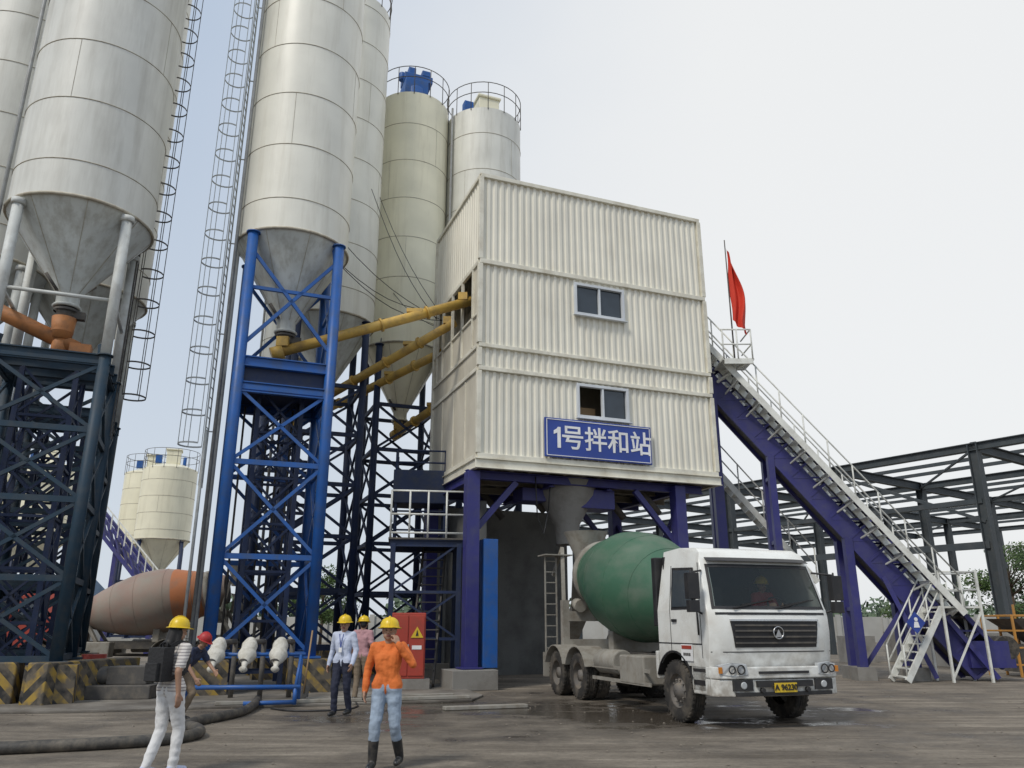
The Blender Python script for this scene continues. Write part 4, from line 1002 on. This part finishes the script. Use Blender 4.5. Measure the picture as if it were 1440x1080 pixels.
base=dict(hip=(0,0,.93),hipL=(.088,0,.90),hipR=(-.088,0,.90),chest=(0,0,1.27),neck=(0,.01,1.46),head=(0,-.015,1.585),
 shL=(.175,.0,1.40),shR=(-.175,.0,1.40),elL=(.235,.03,1.12),elR=(-.235,.03,1.12),wrL=(.25,-.06,.88),wrR=(-.25,-.06,.88),
 knL=(.10,-.02,.49),knR=(-.10,-.02,.49),anL=(.11,.02,.088),anR=(-.11,.02,.088))
def mk(**k): d_=dict(base); d_.update(k); return d_
person('worker_in_orange',(-1.55,10.4,0),R_(-6),1.0,mk(knR=(-.10,-.13,.50),anR=(-.12,-.10,.10),knL=(.12,-.03,.49),anL=(.15,.16,.12),
  elL=(.33,-.08,1.20),wrL=(.155,-.15,1.43),hdL=(-.35,.15,.9),hnL=(.9,-.6,.2),thL=(0,-.4,-1),cuL=.8,elR=(-.27,.04,1.13),wrR=(-.27,-.03,.89),chest=(0,-.01,1.27)),
  dict(shirt='orangecloth',pants='jeans',shoe='boot',boots=True),head_rot=(R_(-4),0,R_(8)),sleeve='long')
def pack(g,H,J):
    b=g.p('backpack','bag',.045)
    b.box((.0,.20,1.22),(.27,.15,.38)); b.box((.0,.29,1.14),(.20,.07,.2)); b.ring((0,.16,1.43),.04,.01,(0,1,0),n=12)
    for sg in(-1,1):
        pts=[V((sg*.09,.15,1.42)),V((sg*.11,.05,1.475)),V((sg*.115,-.08,1.42)),V((sg*.12,-.115,1.28)),V((sg*.15,-.04,1.12)),V((sg*.12,.13,1.06))]
        for a,c in zip(pts[:-1],pts[1:]): g.p('straps','bag').beam(a,c,.05,.012,(1,0,0))
person('woman_with_backpack',(-4.05,9.95,0),R_(152),1.0,mk(knR=(-.08,-.11,.50),anR=(-.08,-.08,.10),knL=(.08,.01,.49),anL=(.09,.15,.11),ftL=(0,-1,-.15),
  elL=(.23,-.03,1.13),wrL=(.22,-.18,.92),elR=(-.23,.12,1.14),wrR=(-.25,.10,.90)),
  dict(shirt='striped',pants='whitecloth',shoe='shirtwhite'),head_rot=(R_(4),0,R_(-8)),hair='long',extra=pack,female=True)
def tie(g,H,J):
    t_=g.p('lanyard','sign'); t_.beam((.04,-.125,1.42),(0,-.14,1.18),.012,.01); t_.beam((-.04,-.125,1.42),(0,-.14,1.18),.012,.01); g.p('badge','signwhite').box((0,-.145,1.14),(.06,.008,.08))
person('man_in_pale_shirt',(-3.30,16.2,0),R_(-14),1.06,mk(knR=(-.09,-.10,.50),anR=(-.10,-.06,.10),knL=(.10,.0,.49),anL=(.10,.14,.11),
  elR=(-.25,.06,1.13),wrR=(-.27,-.02,.88),elL=(.25,.0,1.13),wrL=(.24,-.12,.90)),dict(shirt='shirtwhite',pants='navy',shoe='boot'),head_rot=(R_(4),0,R_(10)),extra=tie,sleeve='long')
person('man_in_pink_shirt',(-3.40,18.75,.05),R_(165),1.04,mk(knR=(-.10,-.08,.50)),dict(shirt='pinkcloth',pants='khaki',shoe='boot'),head_rot=(R_(6),0,R_(20)))
person('bending_worker',(-6.05,15.4,0),R_(75),1.0,mk(hip=(0,.10,.86),hipL=(.09,.08,.83),hipR=(-.09,.10,.83),chest=(0,-.14,1.12),neck=(0,-.25,1.27),head=(0,-.33,1.37),
  shL=(.17,-.20,1.22),shR=(-.17,-.20,1.22),elL=(.20,-.34,.99),elR=(-.22,-.22,.95),wrL=(.14,-.52,.86),wrR=(-.2,-.38,.74),
  knL=(.12,-.12,.47),knR=(-.13,.0,.46),anL=(.13,.08,.088),anR=(-.16,.26,.10),),dict(shirt='darkcloth',pants='khaki',shoe='boot'),head_rot=(R_(28),0,0),hat='cap')
tr=[o for o in bpy.data.objects if o.name=='mixer_truck'][0]
person('driver',(.48,1.05,.80),0,1.0,mk(hip=(0,.05,.93),hipL=(.09,.03,.92),hipR=(-.09,.03,.92),knL=(.12,-.38,.95),knR=(-.12,-.38,.95),anL=(.12,-.45,.62),anR=(-.12,-.45,.62),
  elL=(.26,-.1,1.14),elR=(-.26,-.1,1.14),wrL=(.15,-.38,1.2),wrR=(-.15,-.38,1.2)),dict(shirt='redcap',pants='navy',shoe='boot'),head_rot=(R_(5),0,0),parent=tr)
# ------------------------------------------------------------------ small things left
g=G('cement_inlet_manifold',(-5.85,17.9,.05),R_(4))
f=g.p('frame','blue')
f.tube((-1.3,0,.35),(1.3,0,.35),.05); f.tube((-1.3,.4,1.0),(1.3,.4,1.0),.04)
for x in(-1.2,1.2): f.tube((x,0,0),(x,0,.35),.045); f.tube((x,.4,0),(x,.4,1.0),.045); f.tube((x,0,.35),(x,.4,1.0),.035)
f.tube((1.2,0,.05),(.2,-.3,.05),.045)
cv=g.p('wrapped_nozzles','canvas'); pz=g.p('pipes','chassis')
for x in(-.62,.05,.72):
    pz.tube((x,1.8,1.25),(x,.5,1.25),.06,n=12); pz.tube((x,1.8,1.25),(x,1.8,.0),.06,n=12)
    cv.lathe([(.06,0),(.11,.05),(.17,.2),(.16,.34),(.20,.5),(.15,.62),(.07,.74),(.045,.85),(.09,.92),(.05,.97),(.01,.98)],(x,.55,1.32),(0.05,-.75,-.65),n=18)
    pz.ring((x,.0,.85),.09,.02,(0,-.75,-.65),n=16)
g.done()
def smoothpath(p,pts,r,n):
    pts=[V(k) for k in pts]; out=[]
    P=[pts[0]]+pts+[pts[-1]]
    for i in range(1,len(P)-2):
        for k in range(6):
            t=k/6; a,b,c,d_=P[i-1],P[i],P[i+1],P[i+2]
            out.append(.5*((2*b)+(c-a)*t+(2*a-5*b+4*c-d_)*t*t+(3*b-a-3*c+d_)*t**3))
    out.append(pts[-1]); p.path(out,r,n)
single('hose','hose',lambda p:smoothpath(p,((-9,10.9,.08),(-7.6,11.4,.08),(-6.9,11.5,.08),(-6.2,11.75,.08),(-5.6,12.0,.08),(-5.1,12.3,.08),(-4.85,12.7,.08),(-4.85,13.2,.08),(-5.1,13.7,.08),(-5.4,14.1,.08),(-5.45,14.7,.08),(-5.3,15.4,.08),(-5.2,16.2,.08),(-5.3,17.2,.10),(-5.5,18.2,.14)),.085,12))
single('cable','black',lambda p:smoothpath(p,((-3.6,18.9,.07),(-3.3,18.0,.02),(-3.5,17.2,.02),(-4.4,17.0,.02),(-5,17.5,.02)),.018,6))
g=G('shovel',(-4.75,19.1,.05))
g.p('handle','wood').tube((0,0,.15),(.02,.35,1.5),.02,n=8); g.p('blade','chassis').slab([(-.11,-.02,.0),(.11,-.02,.0),(.12,.05,.3),(-.12,.05,.3)],(0,.01,0)); g.done()
def planks(p):
    for x0,y0,x1,y1,z in((-6.3,17.85,-1.0,19.45,.09),(-1.4,17.3,.3,17.9,.04),(-4.6,18.8,-1.4,20.0,.09)):
        p.beam((x0,y0,z),(x1,y1,z),.22,.07)
single('timber_planks','mud',planks,bevel=.01)
def bar(p): p.box((0,0,.45),(3.2,.5,.9))
single('hazard_barrier','hazard',bar,(-12.4,18.0,0),R_(12),.03)
single('hazard_barrier','hazard',bar,(-9.9,19.4,0),R_(80),.03)
single('hazard_barrier','hazard',bar,(-15.6,18.2,0),R_(0),.03)
g=G('equipment_skid',(-9.3,19.6,.05),R_(6)); q=g.p('box','chassis',.02); q.box((0,0,.15),(1.9,1.0,.3)); q.box((.3,.1,.5),(.9,.6,.4)); g.p('motor','chassis').tube((-.7,0,.5),(-.1,0,.5),.2,n=16); g.done()
g=G('red_barrel',(-10.9,21.6,.05)); g.p('body','red').lathe([(.01,0),(.3,0),(.3,.3),(.315,.31),(.3,.32),(.3,.6),(.315,.61),(.3,.62),(.3,.9),(.01,.9)],n=24); g.done()
def stones(p):
    rnd=random.Random(3)
    for i in range(1100):
        x=rnd.uniform(-11,15); y=8.5+22*rnd.random()**1.4; r=rnd.uniform(.006,.028)
        vs=[(x+r*a*rnd.uniform(.7,1.3),y+r*b*rnd.uniform(.7,1.3),max(0,r*c*.7+r*.3)) for a,b,c in((1,0,0),(0,1,0),(-1,0,0),(0,-1,0),(0,0,1),(0,0,-1))]
        p.add(vs,[(0,1,4),(1,2,4),(2,3,4),(3,0,4),(1,0,5),(2,1,5),(3,2,5),(0,3,5)])
single('stones','stone',stones)
# ------------------------------------------------------------------ background
g=G('perimeter_wall'); q=g.p('wall','farwall'); q.box((0,88,1.3),(260,.4,2.6))
for i in range(-26,27): q.box((i*5,87.7,1.4),(.5,.3,2.9))
g.done()
g=G('distant_shed',(-60,80,0)); g.p('walls','farwall').box((0,0,2.2),(36,8,4.4)); g.p('roof','bluesteelroof').slab([(-18.5,-4.5,4.4),(-18.5,0,6.2),(-18.5,4.5,4.4)],(37,0,0))
for i in range(9): g.p('openings','glass').box((-15+i*3.7,-4.02,2.3),(1.6,.06,1.2))
g.done()
def leaves(p,cs,n,sz,rnd):
    for i in range(n):
        c,r=rnd.choice(cs)
        d=V((rnd.gauss(0,1),rnd.gauss(0,1),rnd.gauss(0,1))).normalized()*r*rnd.uniform(.45,1.08); d.z*=.75
        o=V(c)+d; a=V((rnd.gauss(0,1),rnd.gauss(0,1),rnd.gauss(0,1))).normalized(); b=a.orthogonal().normalized(); s_=sz*rnd.uniform(.6,1.3)
        p.add([o-a*s_*.5,o+b*s_*.35,o+a*s_*.5,o-b*s_*.35],[(0,1,2,3)])
def tree(loc,h,cr,seed):
    rnd=random.Random(seed); g=G('tree',loc); t=g.p('trunk','bark'); cs=[]
    t.tube((0,0,0),(.1,0,h*.45),.16,.1,n=10); t.tube((.1,0,h*.45),(0,.1,h*.8),.1,.04,n=8)
    for i in range(20):
        a=rnd.uniform(0,6.28); z=h*rnd.uniform(.3,.92); rr=cr*rnd.uniform(.3,1.)*math.sin(math.pi*max(.1,min(.95,(z/h-.15)/.9)))
        e_=(math.cos(a)*rr,math.sin(a)*rr,z); t.tube((.08,0,z*.72),e_,.05,.015,n=6); cs.append((e_,cr*rnd.uniform(.22,.42)))
    leaves(g.p('foliage','leaf'),cs,5600,.2,rnd); g.done()
tree((34.5,56,0),8.0,3.0,1); tree((38.5,58,0),7.0,2.8,2); tree((30.5,62,0),6,2.5,5); tree((-17.5,75,0),7,2.8,4)
def line(p):
    rnd=random.Random(9); cs=[]
    for i in range(260):
        x=rnd.uniform(-130,130); h=rnd.uniform(2.2,5.5); cs.append(((x,rnd.uniform(93,110),h*.62),h*.62))
    leaves(p,cs,30000,.9,rnd)
single('distant_tree_line','leafdark',line)
g=G('distant_belt_conveyor'); q=g.p('truss','purple')
a,b=V((-27.5,52,9.2)),V((-21.0,50,3.2))
for o in(V((0,-.5,0)),V((0,.5,0))):
    q.beam(a+o,b+o,.15,.2); q.beam(a+o-V((0,0,1)),b+o-V((0,0,1)),.15,.2)
    for i in range(10): c=a.lerp(b,i/10)+o; c2=a.lerp(b,(i+1)/10)+o; q.beam(c,c2-V((0,0,1)),.1)
for i in range(12): c=a.lerp(b,i/11); g.p('rail','railwhite').beam(c+V((0,-.8,0)),c+V((0,-.8,1)),.06)
g.p('rail','railwhite').beam(a+V((0,-.8,1)),b+V((0,-.8,1)),.06)
for f_ in(.3,.8): c=a.lerp(b,f_); q.beam(c,V((c.x,c.y,0)),.25)
g.done()
